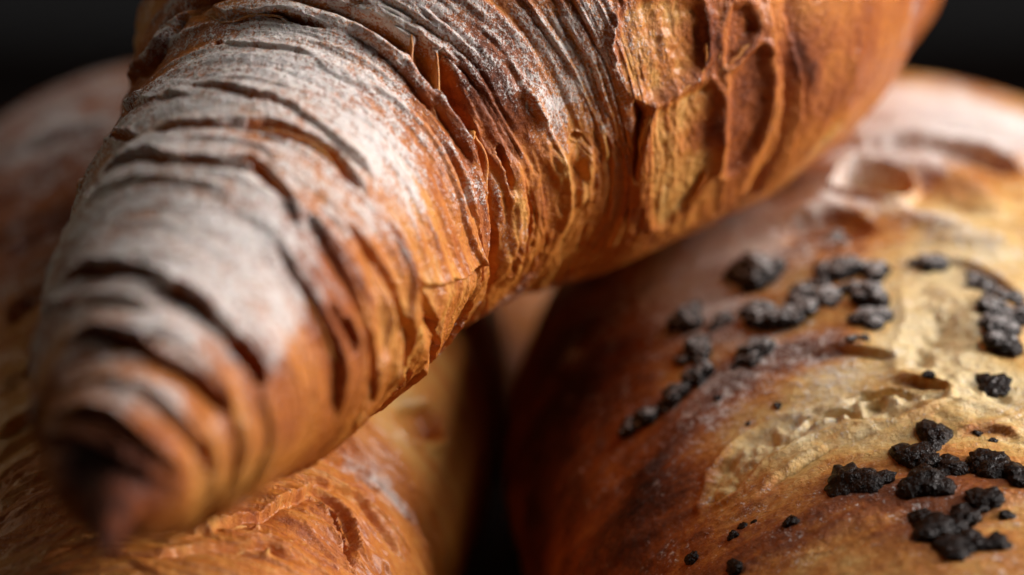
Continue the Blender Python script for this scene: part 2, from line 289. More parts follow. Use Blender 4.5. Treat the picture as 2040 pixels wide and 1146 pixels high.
 ('lip',0.1,0.12,0.12,0,-0.1,[(-4.93,0.86,10.12),(-4.6,-0.06,10.49),(-4.31,-0.17,10.83),(-4.06,-0.18,11.14),(-3.72,-0.28,11.41)]),
]
MAIN_PATCHES = [
 ((-4.95,-4.37,9.0),1.2,0.55,0),
 ((-4.76,-2.76,9.71),1.0,0.5,0),
 ((-4.3,-2.52,10.15),1.2,0.55,0),
 ((-3.45,-1.95,10.68),1.1,0.55,0),
 ((-3.53,-4.2,9.84),1.2,0.45,0),
 ((-3.66,-5.64,9.14),1.0,0.5,0),
 ((-2.95,-5.69,8.87),0.8,0.5,0),
 ((-4.08,-6.76,8.4),1.0,0.45,0),
 ((-4.61,-6.78,8.12),0.8,0.35,0),
 ((-3.53,-6.97,8.12),0.7,0.2,0),
 ((-2.86,-1.7,10.82),1,0.4,0),
 ((-2.21,-2.49,10.34),1,0.45,0),
 ((-1.6,-2.8,9.71),0.9,0.5,0),
 ((-1.02,-2.49,8.87),0.7,0.35,0),
 ((-2.06,-4.03,9.35),0.8,0.35,0),
 ((-2.48,-1.01,11.3),1,0.5,0),
 ((-1.37,-0.99,11.36),0.8,0.4,0),
 ((-0.74,-0.95,11.16),0.6,0.35,0),
 ((0.0,-0.77,10.84),0.6,0.25,0),
 ((0.38,-0.62,11.06),0.8,0.3,0),
 ((0.94,-0.49,10.87),0.8,0.4,0),
 ((1.51,-0.39,11.03),0.7,0.25,0),
 ((0.57,-0.5,10.17),0.5,0.25,0),
 ((-4.31,-0.17,10.83),0.7,0.35,0),
 ((-4.09,-7.62,7.65),0.6,0.3,0),
 ((-3.69,-6.41,8.64),0.8,0.3,0),
 ((-0.0,-0.82,10.03),0.4,0.1,0),
 ((-2.52,-5.63,8.47),0.6,0.25,0),
 ((-0.73,-1.67,9.22),0.6,0.2,0),
 ((-1.85,-4.22,7.2),1.2,-0.5,-0.06),
 ((-0.97,-2.27,7.84),0.9,-0.35,-0.08),
 ((-2.81,-6.37,7.3),1.0,-0.4,-0.05),
 ((3.87,1.5,9.86),1.6,-0.5,-0.02),
 ((1.52,0.77,8.51),0.9,-0.4,-0.05),
 ((0.19,0.27,7.94),0.9,-0.4,0),
 ((-4.83,1.62,10.92),0.6,-0.1,-0.2),
 ((-0.5,-1.0,10.62),0.5,0,0.2),
 ((-0.14,-0.9,10.03),0.5,0,0.15),
 ((0.51,-0.34,9.31),0.4,0,-0.05),
 ((1.33,-0.47,11.04),0.35,0,0.1),
 ((2.36,0.08,10.93),0.35,0,0.1),
 ((3.76,1.12,10.47),0.4,0,0.16),
 ((5.25,3.0,10.5),0.6,0,-0.06),
 ((4.35,2.72,9.2),0.4,0,-0.12),
 ((2.47,0.5,9.62),0.3,0,0.12),
 ((-2.58,-4.82,9.25),0.7,0,0.08),
 ((-4.06,-7.9,7.29),0.5,-0.5,0.3),
 ((-4.12,-8.45,7.03),0.6,-0.6,0.3),
 ((-4.53,-7.52,7.51),0.4,-0.3,0.2),
 ((-3.16,-6.55,8.23),0.6,0,0.1),
 ((-2.35,-4.78,9.09),0.6,0,0.1),
 ((-1.9,-2.68,10.05),0.8,0.15,0),
 ((-1.19,-2.59,9.26),0.6,0.15,0),
 ((-3.02,-5.57,9.01),0.7,0.25,0),
 ((-2.63,-5.58,8.69),0.5,0.2,0),
 ((3.82,1.2,10.39),0.6,0,0.16),
 ((4.55,1.83,10.78),0.6,0,0.1),
 ((4.32,2.05,9.79),0.4,0,0.1),
 ((1.17,0.05,9.44),0.5,0,0.06),
 ((2.33,0.07,10.84),0.28,-0.1,0.16),  # right half of the upper torn hollow: dark red, mostly shade painted in
 ((2.51,0.57,9.55),0.28,-0.1,0.2),  # right half of the hollow below: its shade is painted into the crust too
 ((-3.77,-7.26,7.97),0.7,-0.12,0.04),
 ((-4.4,-6.33,8.57),0.8,-0.1,0),
 ((0.25,-0.65,9.86),1.0,0,-0.06),
 ((0.12,-0.37,8.54),0.9,0,-0.06),
 ((-4.12,-8.45,7.03),0.5,-0.5,-0.1),
 ((-0.43,-1.01,10.43),0.45,-0.22,0.08),
 ((-0.13,-0.9,9.84),0.4,-0.15,0.06),
 ((-1.4,-3.62,8.13),0.9,-0.15,-0.03),
 ((-2.12,-5.21,8.03),0.8,-0.12,0),
 ((0.63,-0.17,9.14),0.5,-0.15,-0.05),
 ((-3.18,-5.51,9.12),0.6,0.3,0),
 ((-2.74,-5.58,8.8),0.5,0.25,0),
 ((-3.7,-5.33,9.31),0.6,0.15,0),
 ((1.21,-0.24,10.12),0.6,-0.1,-0.08),
 ((1.3,0.22,9.21),0.5,0,-0.08),
 ((-4.11,-8.52,7.0),0.6,0,0.12),
 ((-4.11,-8.52,7.0),0.6,0,-0.1),
 ((-4.11,-8.52,7.0),0.6,-0.2,0.14),
]
LEFT_LINES = [
 ('lip',0.08,0.12,0.12,0,0,[(-3.85,-3.31,5.19),(-3.48,-2.78,5.22),(-3.09,-2.27,5.17),(-2.77,-1.57,5.13),(-2.62,-1.31,5.1),(-2.35,-1.34,4.9),(-2.17,-1.69,4.67),(-2.06,-2.13,4.49)]),
 ('gap',0.05,0.2,0.03,0.05,-0.3,[(-2.67,-1.46,5.09),(-2.41,-1.5,4.91),(-2.26,-1.86,4.72),(-2.06,-2.13,4.49)]),
 ('lip',0.07,0.09,0.09,0,0,[(-2.91,-1.32,5.26),(-2.55,-1.15,5.09),(-2.2,-0.86,4.89),(-1.93,-0.98,4.58),(-1.66,-1.15,4.17)]),
 ('lip',0.09,0.1,0.1,0,0.15,[(-2.61,-0.43,5.36),(-2.24,-0.14,5.2),(-1.97,0.05,5.05),(-1.66,0.19,4.72),(-1.39,0.25,4.28),(-1.27,0.16,3.89)]),
 ('lip',0.08,0.08,0.1,0,0,[(-4.26,-3.93,5.11),(-3.82,-3.57,5.13),(-3.38,-3.31,5.08),(-2.91,-3.01,4.95),(-2.54,-3.0,4.72)]),
 ('gap',0.05,0.1,0.03,0.1,0,[(-2.11,-0.16,5.08),(-1.97,-0.13,4.94),(-1.82,-0.09,4.79)]),
 ('fold',0.12,0.14,0,-0.15,0,[(-3.77,-3.14,5.22),(-3.69,-3.02,5.23),(-3.58,-3.02,5.2)]),
 ('fold',0.05,0.08,0,-0.2,0.1,[(-3.18,-2.66,5.14),(-3.14,-2.72,5.11)]),
 ('fold',0.05,0.08,0,-0.2,0.1,[(-3.03,-2.66,5.07),(-2.99,-2.66,5.05)]),
 ('fold',0.06,0.09,0,-0.2,0.1,[(-3.05,-3.19,4.97),(-2.97,-3.19,4.93)]),
 ('lip',0.12,0.12,0.14,0,0,[(-6.76,0.34,5.48),(-6.49,0.35,5.71),(-6.15,0.37,5.93),(-5.83,0.4,6.09)]),
 ('lip',0.12,0.12,0.14,0,0,[(-6.88,1.08,5.94),(-6.54,1.14,6.22),(-6.22,1.33,6.51)]),
 ('fold',0.09,0.06,0,-0.05,0,[(-6.59,-0.78,4.92),(-6.19,-0.73,5.25),(-5.82,-0.59,5.52),(-5.42,-0.6,5.67)]),
 ('fold',0.09,0.06,0,-0.05,0,[(-6.39,-1.87,4.8),(-6.11,-1.37,5.1),(-5.7,-1.39,5.3),(-5.17,-1.5,5.46)]),
 ('fold',0.09,0.06,0,-0.05,0,[(-6.14,-3.06,4.78),(-5.82,-2.66,5.03),(-5.37,-2.34,5.26),(-4.83,-2.2,5.4)]),
 ('fold',0.09,0.06,0,-0.05,0,[(-5.75,-3.5,4.89),(-5.41,-3.32,5.07),(-4.95,-3.24,5.21),(-4.49,-3.07,5.29)]),
 ('lip',0.15,0.15,0.18,0.1,-0.1,[(-7.3,3.71,7.24),(-6.82,3.92,7.6),(-6.31,4.04,7.85),(-5.74,4.02,7.98)]),
 ('lip',0.15,0.12,0.14,0.08,-0.1,[(-7.72,6.33,8.18),(-7.1,6.36,8.49),(-6.5,6.26,8.67),(-5.95,6.18,8.76)]),
 ('lip',0.15,0.12,0.14,0.08,-0.1,[(-7.05,2.26,6.62),(-6.66,2.41,6.93),(-6.24,2.41,7.11)]),
 ('gap',0.25,0.25,0.1,0.15,-0.2,[(-1.57,1.49,5.45),(-1.31,1.85,5.31),(-1.04,2.43,5.26)]),
]
LEFT_PATCHES = [
 ((-1.73,0.36,4.92),0.5,0.55,0),
 ((-1.47,0.36,4.51),0.4,0.4,0),
 ((-2.19,0.1,5.28),0.5,0.3,0),
 ((-1.63,1.73,5.69),0.9,0.1,-0.35),
 ((-1.24,2.03,5.34),0.5,0.35,0),
 ((-6.77,5.24,8.22),2.0,0.3,0),
 ((-6.68,2.64,7.04),1.5,0.35,0),
 ((-6.72,7.36,8.87),2.2,0.3,0.05),
 ((-6.59,1.05,6.13),1.2,-0.1,-0.15),
 ((-6.35,0.25,5.73),1.0,-0.1,-0.2),
 ((-3.06,-1.14,5.37),0.6,0,-0.15),
 ((-5.67,-1.67,5.26),1.2,0.1,-0.02),
 ((-2.28,-1.75,4.76),0.5,0,0.05),
 ((-6.91,6.04,8.47),2.4,0.1,0.1),
 ((-6.99,3.66,7.39),2.0,0.05,0.08),
 ((-7.05,7.05,8.69),2.6,0.1,0.1),
 ((-7.8,10.17,8.6),2.0,0.1,0.06),
 ((-6.25,9.23,9.16),2.5,0.2,0.05),
 ((-8.2,9.65,8.38),2.0,0.2,0.05),
 ((-6.85,6.64,8.67),2.6,-0.28,0.06),
 ((-7.09,4.28,7.65),2.0,-0.12,0.04),
 ((-6.85,6.64,8.67),2.6,0.16,0),
 ((-7.09,4.28,7.65),2.0,0.1,0),
]
BUN_LINES = [
 ('fold',0.3,0.06,0,0.1,-0.05,[(1.37,-1.23,4.2),(1.52,-0.83,4.66),(1.79,-0.32,5.2),(2.3,0.07,5.74),(2.9,0.44,6.19),(3.59,0.69,6.54),(4.37,0.64,6.7),(4.94,0.41,6.69)]),
 ('fold',0.3,0.08,0,0.04,0,[(2.69,-1.74,5.14),(3.23,-1.38,5.56),(3.95,-1.08,5.93),(4.72,-0.96,6.14),(5.32,-0.84,6.25),(5.95,-0.89,6.25)]),
 ('lip',0.1,0.08,0.1,0,0,[(3.01,-1.71,5.32),(3.42,-1.5,5.59),(4.0,-1.24,5.88),(4.7,-1.12,6.08)]),
 ('gap',0.1,0.18,0.05,-0.2,0,[(3.77,-0.81,5.99),(4.12,-0.73,6.11),(4.37,-0.85,6.12)]),
 ('gap',0.08,0.16,0.05,-0.2,0,[(4.32,-0.5,6.25),(4.77,-0.5,6.32),(5.16,-0.61,6.33)]),
 ('lip',0.08,0.14,0.12,0.3,0,[(4.82,-0.26,6.42),(5.14,-0.26,6.46),(5.36,-0.37,6.43),(5.58,-0.52,6.39),(5.56,-0.71,6.31)]),
 ('lip',0.08,0.1,0.08,0.25,0,[(5.56,-1.32,6.08),(5.9,-1.24,6.12),(6.21,-1.3,6.09),(6.45,-1.4,6.04)]),
 ('lip',0.12,0.12,0.1,0.25,0,[(6.2,0.36,6.72),(6.46,0.49,6.75),(6.72,0.42,6.7)]),
 ('lip',0.1,0.1,0.1,0.1,0,[(3.85,0.53,6.54),(4.38,0.56,6.67),(4.87,0.37,6.67),(5.13,0.25,6.65)]),
 ('fold',0.25,0.18,0,0.05,0.25,[(4.33,3.59,7.91),(4.54,4.23,8.25),(4.94,4.52,8.43),(5.37,4.6,8.51),(5.97,4.32,8.4),(6.49,3.9,8.19),(6.93,3.39,7.88)]),
 ('lip',0.2,0.2,0.2,0.1,0,[(4.84,5.05,8.63),(5.58,5.12,8.72),(6.29,5.06,8.69),(6.88,4.91,8.58),(7.39,4.51,8.33)]),
 ('fold',0.2,0.15,0,0,0.3,[(3.83,3.66,7.83),(4.41,3.63,7.94),(5.12,3.57,8.01),(5.72,3.3,7.91),(6.29,3.0,7.75),(7.05,2.79,7.58)]),
 ('gap',0.3,0.12,0.05,0.1,-0.2,[(3.83,3.36,7.68),(4.52,3.25,7.78),(5.04,3.03,7.74)]),
 ('lip',0.15,0.12,0.12,0.1,0,[(5.69,2.55,7.55),(6.21,2.44,7.5),(6.61,2.13,7.36),(6.92,1.58,7.12)]),
 ('fold',0.3,0.04,0,0.05,0,[(3.56,-2.67,5.17),(4.16,-2.81,5.33),(4.66,-3.43,5.28),(4.88,-4.2,5.1)]),
 ('fold',0.3,0.06,0,0.05,0,[(0.66,0.86,4.52),(0.94,1.35,5.23),(1.44,1.65,5.85),(2.12,1.58,6.28)]),
]
BUN_PATCHES = [  # left-flank rows: deeper browning, plus the flank's shade put into the crust colour
 ((1.99,3.56,7.0),1.2,0.35,0),
 ((2.84,3.77,7.54),1.0,0.4,0),
 ((3.87,3.89,7.95),0.9,0.35,0),
 ((2.64,2.55,6.92),0.8,0.3,0),
 ((3.25,1.23,6.64),0.7,0.25,0),
 ((2.49,-0.02,5.8),0.7,0.25,0.05),
 ((2.02,-0.54,5.27),0.6,0.2,0.1),
 ((3.85,0.53,6.54),0.6,0.25,0.15),
 ((3.05,0.51,6.28),0.5,0.2,0.15),
 ((6.23,6.22,9.03),1.6,0.6,0),
 ((7.29,5.8,8.8),1.5,0.5,0),
 ((5.22,5.89,8.93),1.3,0.5,0),
 ((4.94,4.47,8.41),0.8,0.3,0),
 ((6.01,4.63,8.54),1.2,-0.1,0.1),
 ((6.85,3.71,8.06),1.2,-0.3,-0.05),
 ((6.17,2.9,7.71),1.0,0.2,-0.2),
 ((5.54,1.01,6.97),0.8,0,-0.25),
 ((5.74,-0.09,6.55),0.8,0,-0.2),
 ((6.33,-0.49,6.39),0.6,0,-0.2),
 ((4.19,-0.03,6.41),0.5,0.1,-0.1),
 ((2.96,-0.83,5.68),0.5,0.1,-0.15),
 ((3.72,-0.85,5.96),0.4,0.1,-0.2),
 ((4.49,-2.54,5.5),0.8,0,0.05),
 ((4.9,-3.97,5.18),0.8,0,0.08),
 ((5.5,-1.73,5.93),0.6,0,0.05),
 ((1.78,-1.48,4.55),1.0,0,0.15),
 ((0.9,1.68,5.34),1.5,0,0.1),
 ((4.58,1.16,6.94),0.5,0.0,0.2),
 ((6.32,0.36,6.71),0.4,0,0.2),
 ((3.52,-3.02,5.02),0.8,0,0.0),
 ((2.76,1.99,6.76),0.8,0.1,0.1),
 ((4.78,0.13,6.57),0.9,0.0,-0.16),
 ((5.6,1.45,7.14),0.9,0,-0.12),
 ((6.04,-0.31,6.47),0.9,0,-0.12),
 ((3.74,-0.58,6.07),0.9,0.05,-0.14),
 ((4.6,-1.38,5.96),0.6,0,-0.08),
 ((6.17,2.9,7.71),1.2,0.05,-0.14),
 ((6.07,-1.27,6.11),0.6,0,-0.1),
 ((0.69,2.52,5.48),1.4,0,0.14),
 ((1.18,-0.35,4.53),1.2,0,0.14),
 ((2.94,-2.6,4.89),0.9,0,-0.02),
 ((4.26,0.68,6.7),0.35,0.0,0.18),
 ((3.59,0.69,6.54),0.4,0.0,0.2),
 ((2.91,0.56,6.25),0.4,0.05,0.2),
 ((2.29,0.11,5.75),0.45,0.05,0.18),
 ((1.82,-0.44,5.16),0.45,0.05,0.16),
 ((5.23,1.05,6.97),1.3,0,-0.12),
 ((6.37,1.96,7.31),1.3,0,-0.1),
 ((3.72,-0.85,5.96),1.0,0,-0.1),
 ((5.26,-1.3,6.07),0.9,0,-0.1),
 ((5.98,-0.74,6.31),0.9,0,-0.08),
 ((0.42,2.12,4.88),1.5,-0.1,0.22),
 ((0.93,3.23,6.03),1.3,0,0.2),
 ((1.46,-1.09,4.42),1.0,0,0.12),
 ((2.36,-0.21,5.65),0.6,-0.2,0),
 ((1.99,-0.77,5.13),0.6,-0.2,0),
 ((0.29,2.92,5.02),1.5,0,0.15),
 ((0.55,0.78,4.18),1.4,0,0.15),
 ((0.73,4.24,6.16),1.2,0,0.12),
 ((4.91,1.33,7.04),0.8,0.0,-0.08),
 ((5.71,0.58,6.81),0.9,0,-0.08),
 ((3.24,3.07,7.37),0.8,0.15,0),
 ((2.64,2.55,6.92),0.6,0.12,0),
 ((4.1,3.17,7.66),0.7,0.12,0),
]
MAIN_CELLS = [
 (0.055799999999999995,0.156,-0.22,0.05,0.36,0.032,0.03,[(1.36,-0.44,11.34),(1.7,-0.25,11.44),(2.07,-0.07,11.42),(2.37,0.08,11.34),(2.45,0.13,10.97),(2.46,0.16,10.67),(2.32,0.12,10.41),(2.01,-0.03,10.23),(1.76,-0.16,10.09),(1.53,-0.31,10.28),(1.39,-0.38,10.48),(1.33,-0.47,10.92)]),
 (0.060450000000000004,0.156,-0.24,-0.25,0.42,0.032,0.03,[(1.8,-0.1,9.98),(2.08,0.05,10.1),(2.42,0.21,10.31),(2.58,0.32,10.28),(2.68,0.59,9.74),(2.69,1.03,9.07),(2.53,1.18,8.77),(2.21,1.34,8.38),(1.9,1.23,8.22),(1.74,0.6,8.69),(1.73,0.08,9.44)]),
 (0.07905000000000001,0.13,0.1,-0.6,0.24,0.04000000000000001,0.024,[(2.75,0.4,10.35),(2.97,0.5,10.55),(3.23,0.64,10.73),(3.34,0.81,10.37),(3.39,1.05,9.87),(3.3,1.28,9.4),(3.04,1.33,9.06),(2.77,1.22,8.94),(2.79,0.8,9.51)]),
 (0.06975,0.10400000000000001,0.1,-0.5,0.24,0.04000000000000001,0.024,[(2.8,0.32,11.31),(3.0,0.44,11.28),(3.14,0.55,10.93),(2.93,0.45,10.69),(2.73,0.35,10.51),(2.71,0.28,10.88)]),
 (0.192,0.09100000000000001,0.0,-0.15,0.3,0.032,0.024,[(-0.91,-1.08,10.87),(-0.8,-1.11,10.66),(-0.65,-1.13,10.38),(-0.52,-1.12,10.1),(-0.46,-1.13,9.86),(-0.59,-1.23,9.85),(-0.77,-1.29,10.07),(-0.91,-1.27,10.33),(-0.95,-1.17,10.64)]),
 (0.16000000000000003,0.09100000000000001,-0.08,0.1,0.3,0.032,0.024,[(-1.19,-1.09,11.06),(-1.02,-1.11,10.89),(-0.97,-1.2,10.58),(-0.97,-1.33,10.28),(-1.11,-1.33,10.44),(-1.23,-1.23,10.74)]),
 (0.144,0.09100000000000001,0.0,-0.1,0.3,0.032,0.024,[(-1.89,-1.04,11.32),(-1.61,-1.07,11.23),(-1.34,-1.11,11.06),(-1.28,-1.14,10.96),(-1.36,-1.21,10.85),(-1.61,-1.18,11.02),(-1.84,-1.12,11.18)]),
 (0.144,0.065,0.1,-0.5,0.18,0.016,0.012,[(1.54,-0.27,10.17),(1.72,-0.16,10.03),(1.68,-0.0,9.58),(1.64,0.31,9.09),(1.58,0.24,9.21),(1.56,-0.06,9.72)]),
]
BUN_CELLS = [
 (0.4,0.2,-0.3,-0.1,0,0.12,0.06,[(4.61,4.01,8.16),(4.86,4.39,8.37),(5.25,4.42,8.42),(5.61,4.19,8.34),(5.68,3.82,8.17),(5.4,3.67,8.09),(5.08,3.8,8.12)]),
 (0.06,0.12,-0.26,0,0,0.04,0.16,[(2.38,-1.38,5.11),(2.69,-0.86,5.54),(3.17,-0.56,5.89),(3.76,-0.54,6.1),(4.53,-0.54,6.27),(5.23,-0.53,6.36),(5.56,-0.71,6.31),(4.99,-0.96,6.17),(4.28,-0.97,6.06),(3.71,-1.0,5.89),(3.11,-1.26,5.57),(2.72,-1.47,5.27)]),
 (0.08,0.45,-0.17,0,0,0.02,0.16,[(5.31,1.86,7.28),(5.66,1.94,7.32),(5.95,1.46,7.14),(6.08,1.03,6.97),(6.01,0.47,6.76),(5.8,0.11,6.63),(6.11,-0.31,6.47),(6.58,-0.56,6.35),(6.48,-1.06,6.17),(6.02,-0.85,6.27),(5.66,-0.71,6.32),(5.42,-0.18,6.51),(5.08,-0.06,6.53),(5.08,0.53,6.75),(5.31,1.05,6.97)]),
]
CHUNKS = [
 ((4.49,3.05,7.68),0.32),
 ((4.62,2.44,7.43),0.42),
 ((4.98,2.31,7.42),0.35),
 ((4.35,2.44,7.38),0.28),
 ((3.44,2.69,7.26),0.52),
 ((3.14,2.84,7.23),0.35),
 ((3.96,1.95,7.12),0.31),
 ((4.28,1.7,7.09),0.34),
 ((4.86,1.57,7.13),0.47),
 ((4.81,1.12,6.95),0.4),
 ((2.4,2.31,6.72),0.45),
 ((2.87,1.86,6.75),0.27),
 ((3.37,1.63,6.84),0.41),
 ((3.71,1.46,6.87),0.41),
 ((3.3,2.01,6.96),0.27),
 ((3.96,1.54,6.96),0.34),
 ((2.53,1.47,6.45),0.37),
 ((2.31,1.48,6.35),0.24),
 ((3.25,0.94,6.53),0.44),
 ((3.06,0.83,6.42),0.23),
 ((2.49,0.9,6.2),0.34),
 ((2.2,0.76,5.98),0.33),
 ((1.63,0.77,5.6),0.3),
 ((1.86,0.7,5.74),0.3),
 ((2.05,0.69,5.86),0.2),
 ((5.77,2.4,7.49),0.31),
 ((5.57,2.44,7.5),0.17),
 ((6.45,1.96,7.31),0.27),
 ((6.61,1.76,7.22),0.27),
 ((6.8,1.57,7.13),0.27),
 ((6.33,2.16,7.39),0.19),
 ((6.49,1.28,7.05),0.37),
 ((6.53,0.84,6.88),0.37),
 ((6.8,1.09,6.95),0.34),
 ((6.43,0.49,6.75),0.33),
 ((6.34,0.92,6.92),0.2),
 ((6.22,-0.42,6.42),0.32),
 ((5.34,-1.41,6.04),0.37),
 ((4.95,-1.82,5.84),0.37),
 ((5.16,-1.96,5.82),0.28),
 ((5.4,-2.09,5.79),0.34),
 ((5.84,-2.04,5.83),0.4),
 ((6.05,-2.23,5.76),0.46),
 ((6.21,-2.43,5.69),0.37),
 ((4.2,-2.12,5.58),0.53),
 ((4.43,-2.26,5.59),0.37),
 ((5.08,-2.48,5.62),0.46),
 ((5.67,-2.92,5.55),0.33),
 ((5.42,-3.19,5.46),0.33),
 ((5.11,-3.37,5.38),0.42),
 ((4.91,-3.03,5.44),0.24),
 ((5.23,-3.73,5.3),0.33),
 ((5.46,-3.67,5.35),0.3),
 ((5.74,-3.77,5.34),0.3),
 ((4.99,-3.18,5.41),0.27),
 ((3.47,-2.52,5.18),0.15),
 ((2.85,-2.11,5.05),0.11),
 ((3.01,-2.15,5.12),0.07),
 ((2.77,-2.22,4.95),0.11),
 ((2.24,-2.12,4.62),0.15),
 ((2.76,-2.79,4.68),0.18),
 ((5.39,-0.33,6.45),0.12),
 ((4.51,0.64,6.73),0.13),
 ((4.66,0.64,6.75),0.11),
 ((3.46,-0.26,6.12),0.09),
 ((3.04,-0.36,5.92),0.06),
 ((6.05,-1.46,6.04),0.1),
 ((5.87,-1.31,6.09),0.09),
 ((5.96,-3.16,5.5),0.13),
 ((3.49,0.9,6.59),0.09),
 ((2.72,0.28,6.05),0.09),
 ((4.29,2.19,7.28),0.21),
 ((4.65,1.94,7.24),0.27),
 ((4.06,2.24,7.25),0.15),
 ((3.82,1.87,7.06),0.21),
]
MAIN_FLAKES = [
 (0.13999999999999999,0,0.46,0.35,[(-1.22,-1.07,11.11),(-1.26,-1.17,10.89),(-1.23,-1.3,10.59),(-1.08,-1.38,10.32)]),
 (0.13999999999999999,0.1,0.46,0.1,[(-0.99,-1.09,10.91),(-0.97,-1.16,10.7),(-0.96,-1.24,10.46),(-0.93,-1.31,10.27)]),
 (0.08399999999999999,0.3,0.46,0.3,[(-0.46,-1.13,9.86),(-0.53,-1.2,9.77),(-0.64,-1.27,9.82),(-0.7,-1.29,9.93)]),
 (0.11549999999999999,-0.2,0.46,0,[(-0.36,-0.54,7.85),(-0.41,-0.04,7.48),(-0.5,0.73,7.14),(-0.66,0.51,7.08)]),
 (0.0735,0,0.46,0.5,[(1.34,-0.37,10.45),(1.53,-0.3,10.26),(1.75,-0.15,10.06)]),
 (0.10500000000000001,0.1,0.46,0.25,[(1.75,-0.15,10.06),(2.06,0.01,10.16),(2.35,0.15,10.37),(2.46,0.17,10.65),(2.47,0.14,11.0)]),
 (0.12,0.1,0.46,0.1,[(1.76,-0.14,10.04),(1.7,-0.09,9.78),(1.67,0.12,9.36),(1.62,0.56,8.75)]),
 (0.11249999999999999,0,0.5,0.15,[(2.77,0.3,11.33),(2.69,0.27,10.96),(2.65,0.29,10.57),(2.72,0.46,10.1),(2.75,0.72,9.58),(2.73,1.18,8.95)]),
 (0.10500000000000001,0,0.46,0.2,[(2.72,0.37,10.41),(2.91,0.44,10.63),(3.16,0.58,10.81)]),
 (0.0975,0.1,0.48,0.1,[(3.02,0.45,11.31),(3.18,0.58,10.92),(3.37,0.81,10.44),(3.44,1.11,9.86),(3.36,1.33,9.4),(3.1,1.43,9.02),(2.72,1.35,8.76)]),
 (0.09,0.3,0.5,0,[(1.93,1.59,8.02),(2.22,1.44,8.32),(2.42,1.19,8.67),(2.58,1.0,9.01)]),
 (0.08399999999999999,-1.2,0.46,0.5,[(-3.04,-3.16,10.25),(-2.7,-3.16,10.19),(-2.29,-3.18,10.03),(-1.96,-3.29,9.74)]),
 (0.08399999999999999,-1.2,0.46,0.5,[(-3.83,-2.07,10.52),(-3.47,-2.31,10.55),(-2.97,-2.65,10.45),(-2.67,-2.67,10.4)]),
 (0.098,-1,0.46,0.6,[(-3.73,-0.4,11.28),(-3.57,-0.6,11.22),(-3.24,-0.77,11.28),(-2.95,-0.89,11.3),(-2.65,-1.01,11.25)]),
 (0.0735,-1,0.46,0.3,[(-0.37,-0.95,8.32),(-0.38,-1.12,8.8),(-0.4,-1.14,9.38),(-0.52,-1.19,9.78)]),
 (0.063,-1,0.46,0.1,[(0.23,0.56,7.79),(0.33,0.04,8.32),(0.35,-0.25,8.77),(0.3,-0.5,9.23)]),
 (0.063,-1,0.46,0.1,[(0.66,0.29,8.47),(0.66,-0.0,8.86),(0.59,-0.27,9.29),(0.49,-0.46,9.67)]),
 (0.052500000000000005,-1,0.46,0.1,[(0.98,0.37,8.73),(0.99,0.09,9.17),(0.98,-0.13,9.62)]),
 (0.06999999999999999,-1,0.46,0.4,[(-2.1,-1.18,11.1),(-1.72,-1.26,10.92),(-1.42,-1.35,10.66)]),
 (0.08399999999999999,-0.8,0.46,0.1,[(-2.34,-5.15,8.73),(-2.09,-5.1,8.24),(-1.98,-4.94,7.77)]),
 (0.08399999999999999,-0.8,0.46,0.1,[(-1.93,-4.53,8.69),(-1.74,-4.43,8.14),(-1.7,-4.27,7.69)]),
 (0.08399999999999999,-0.8,0.46,0.1,[(-1.49,-3.79,8.41),(-1.33,-3.37,7.9),(-1.33,-2.84,7.37)]),
 (0.08399999999999999,-1,0.46,0,[(-0.9,-2.29,8.22),(-0.62,-1.49,8.23),(-0.46,-1.14,8.34)]),
 (0.052500000000000005,-1,0.46,0,[(-0.23,-0.19,7.78),(-0.13,-0.49,8.22),(-0.07,-0.69,8.73)]),
 (0.052500000000000005,-1,0.46,0,[(0.09,1.4,7.34),(0.25,0.47,7.87),(0.32,0.1,8.25)]),
]
LEFT_FLAKES = [
 (0.14,0.3,0.35,0.3,[(-3.09,-2.27,5.17),(-2.77,-1.57,5.13),(-2.6,-1.3,5.08),(-2.39,-1.34,4.93),(-2.22,-1.64,4.73)]),
 (0.1,0.2,0.35,0.2,[(-2.74,-1.16,5.2),(-2.45,-0.99,5.06),(-2.12,-0.8,4.84),(-1.97,-0.93,4.64)]),
 (0.12,-1,0.3,0.1,[(-3.85,-3.31,5.19),(-3.48,-2.78,5.22),(-3.09,-2.27,5.17)]),
 (0.12,-1,0.3,0.4,[(-2.24,-0.14,5.2),(-1.91,0.12,5.01),(-1.63,0.2,4.68),(-1.44,0.18,4.32)]),
 (0.1,-1,0.3,0.1,[(-6.11,-1.37,5.1),(-5.7,-1.39,5.3),(-5.17,-1.5,5.46)]),
 (0.1,-1,0.3,0.1,[(-5.67,-2.78,5.08),(-5.37,-2.34,5.26),(-4.88,-2.25,5.39)]),
 (0.1,-1,0.3,0.1,[(-6.31,-0.93,5.09),(-6.01,-0.7,5.38),(-5.61,-0.59,5.61)]),
 (0.12,-1,0.28,0.1,[(-3.48,-3.42,5.08),(-3.06,-2.84,5.06),(-2.72,-2.32,4.97),(-2.43,-2.25,4.79)]),
 (0.12,-1,0.3,0.1,[(-2.13,-0.65,4.89),(-1.82,-0.59,4.57),(-1.6,-0.75,4.18)]),
 (0.1,-1,0.28,0.05,[(-4.63,-3.76,5.14),(-4.24,-3.56,5.18),(-3.9,-3.41,5.18)]),
]
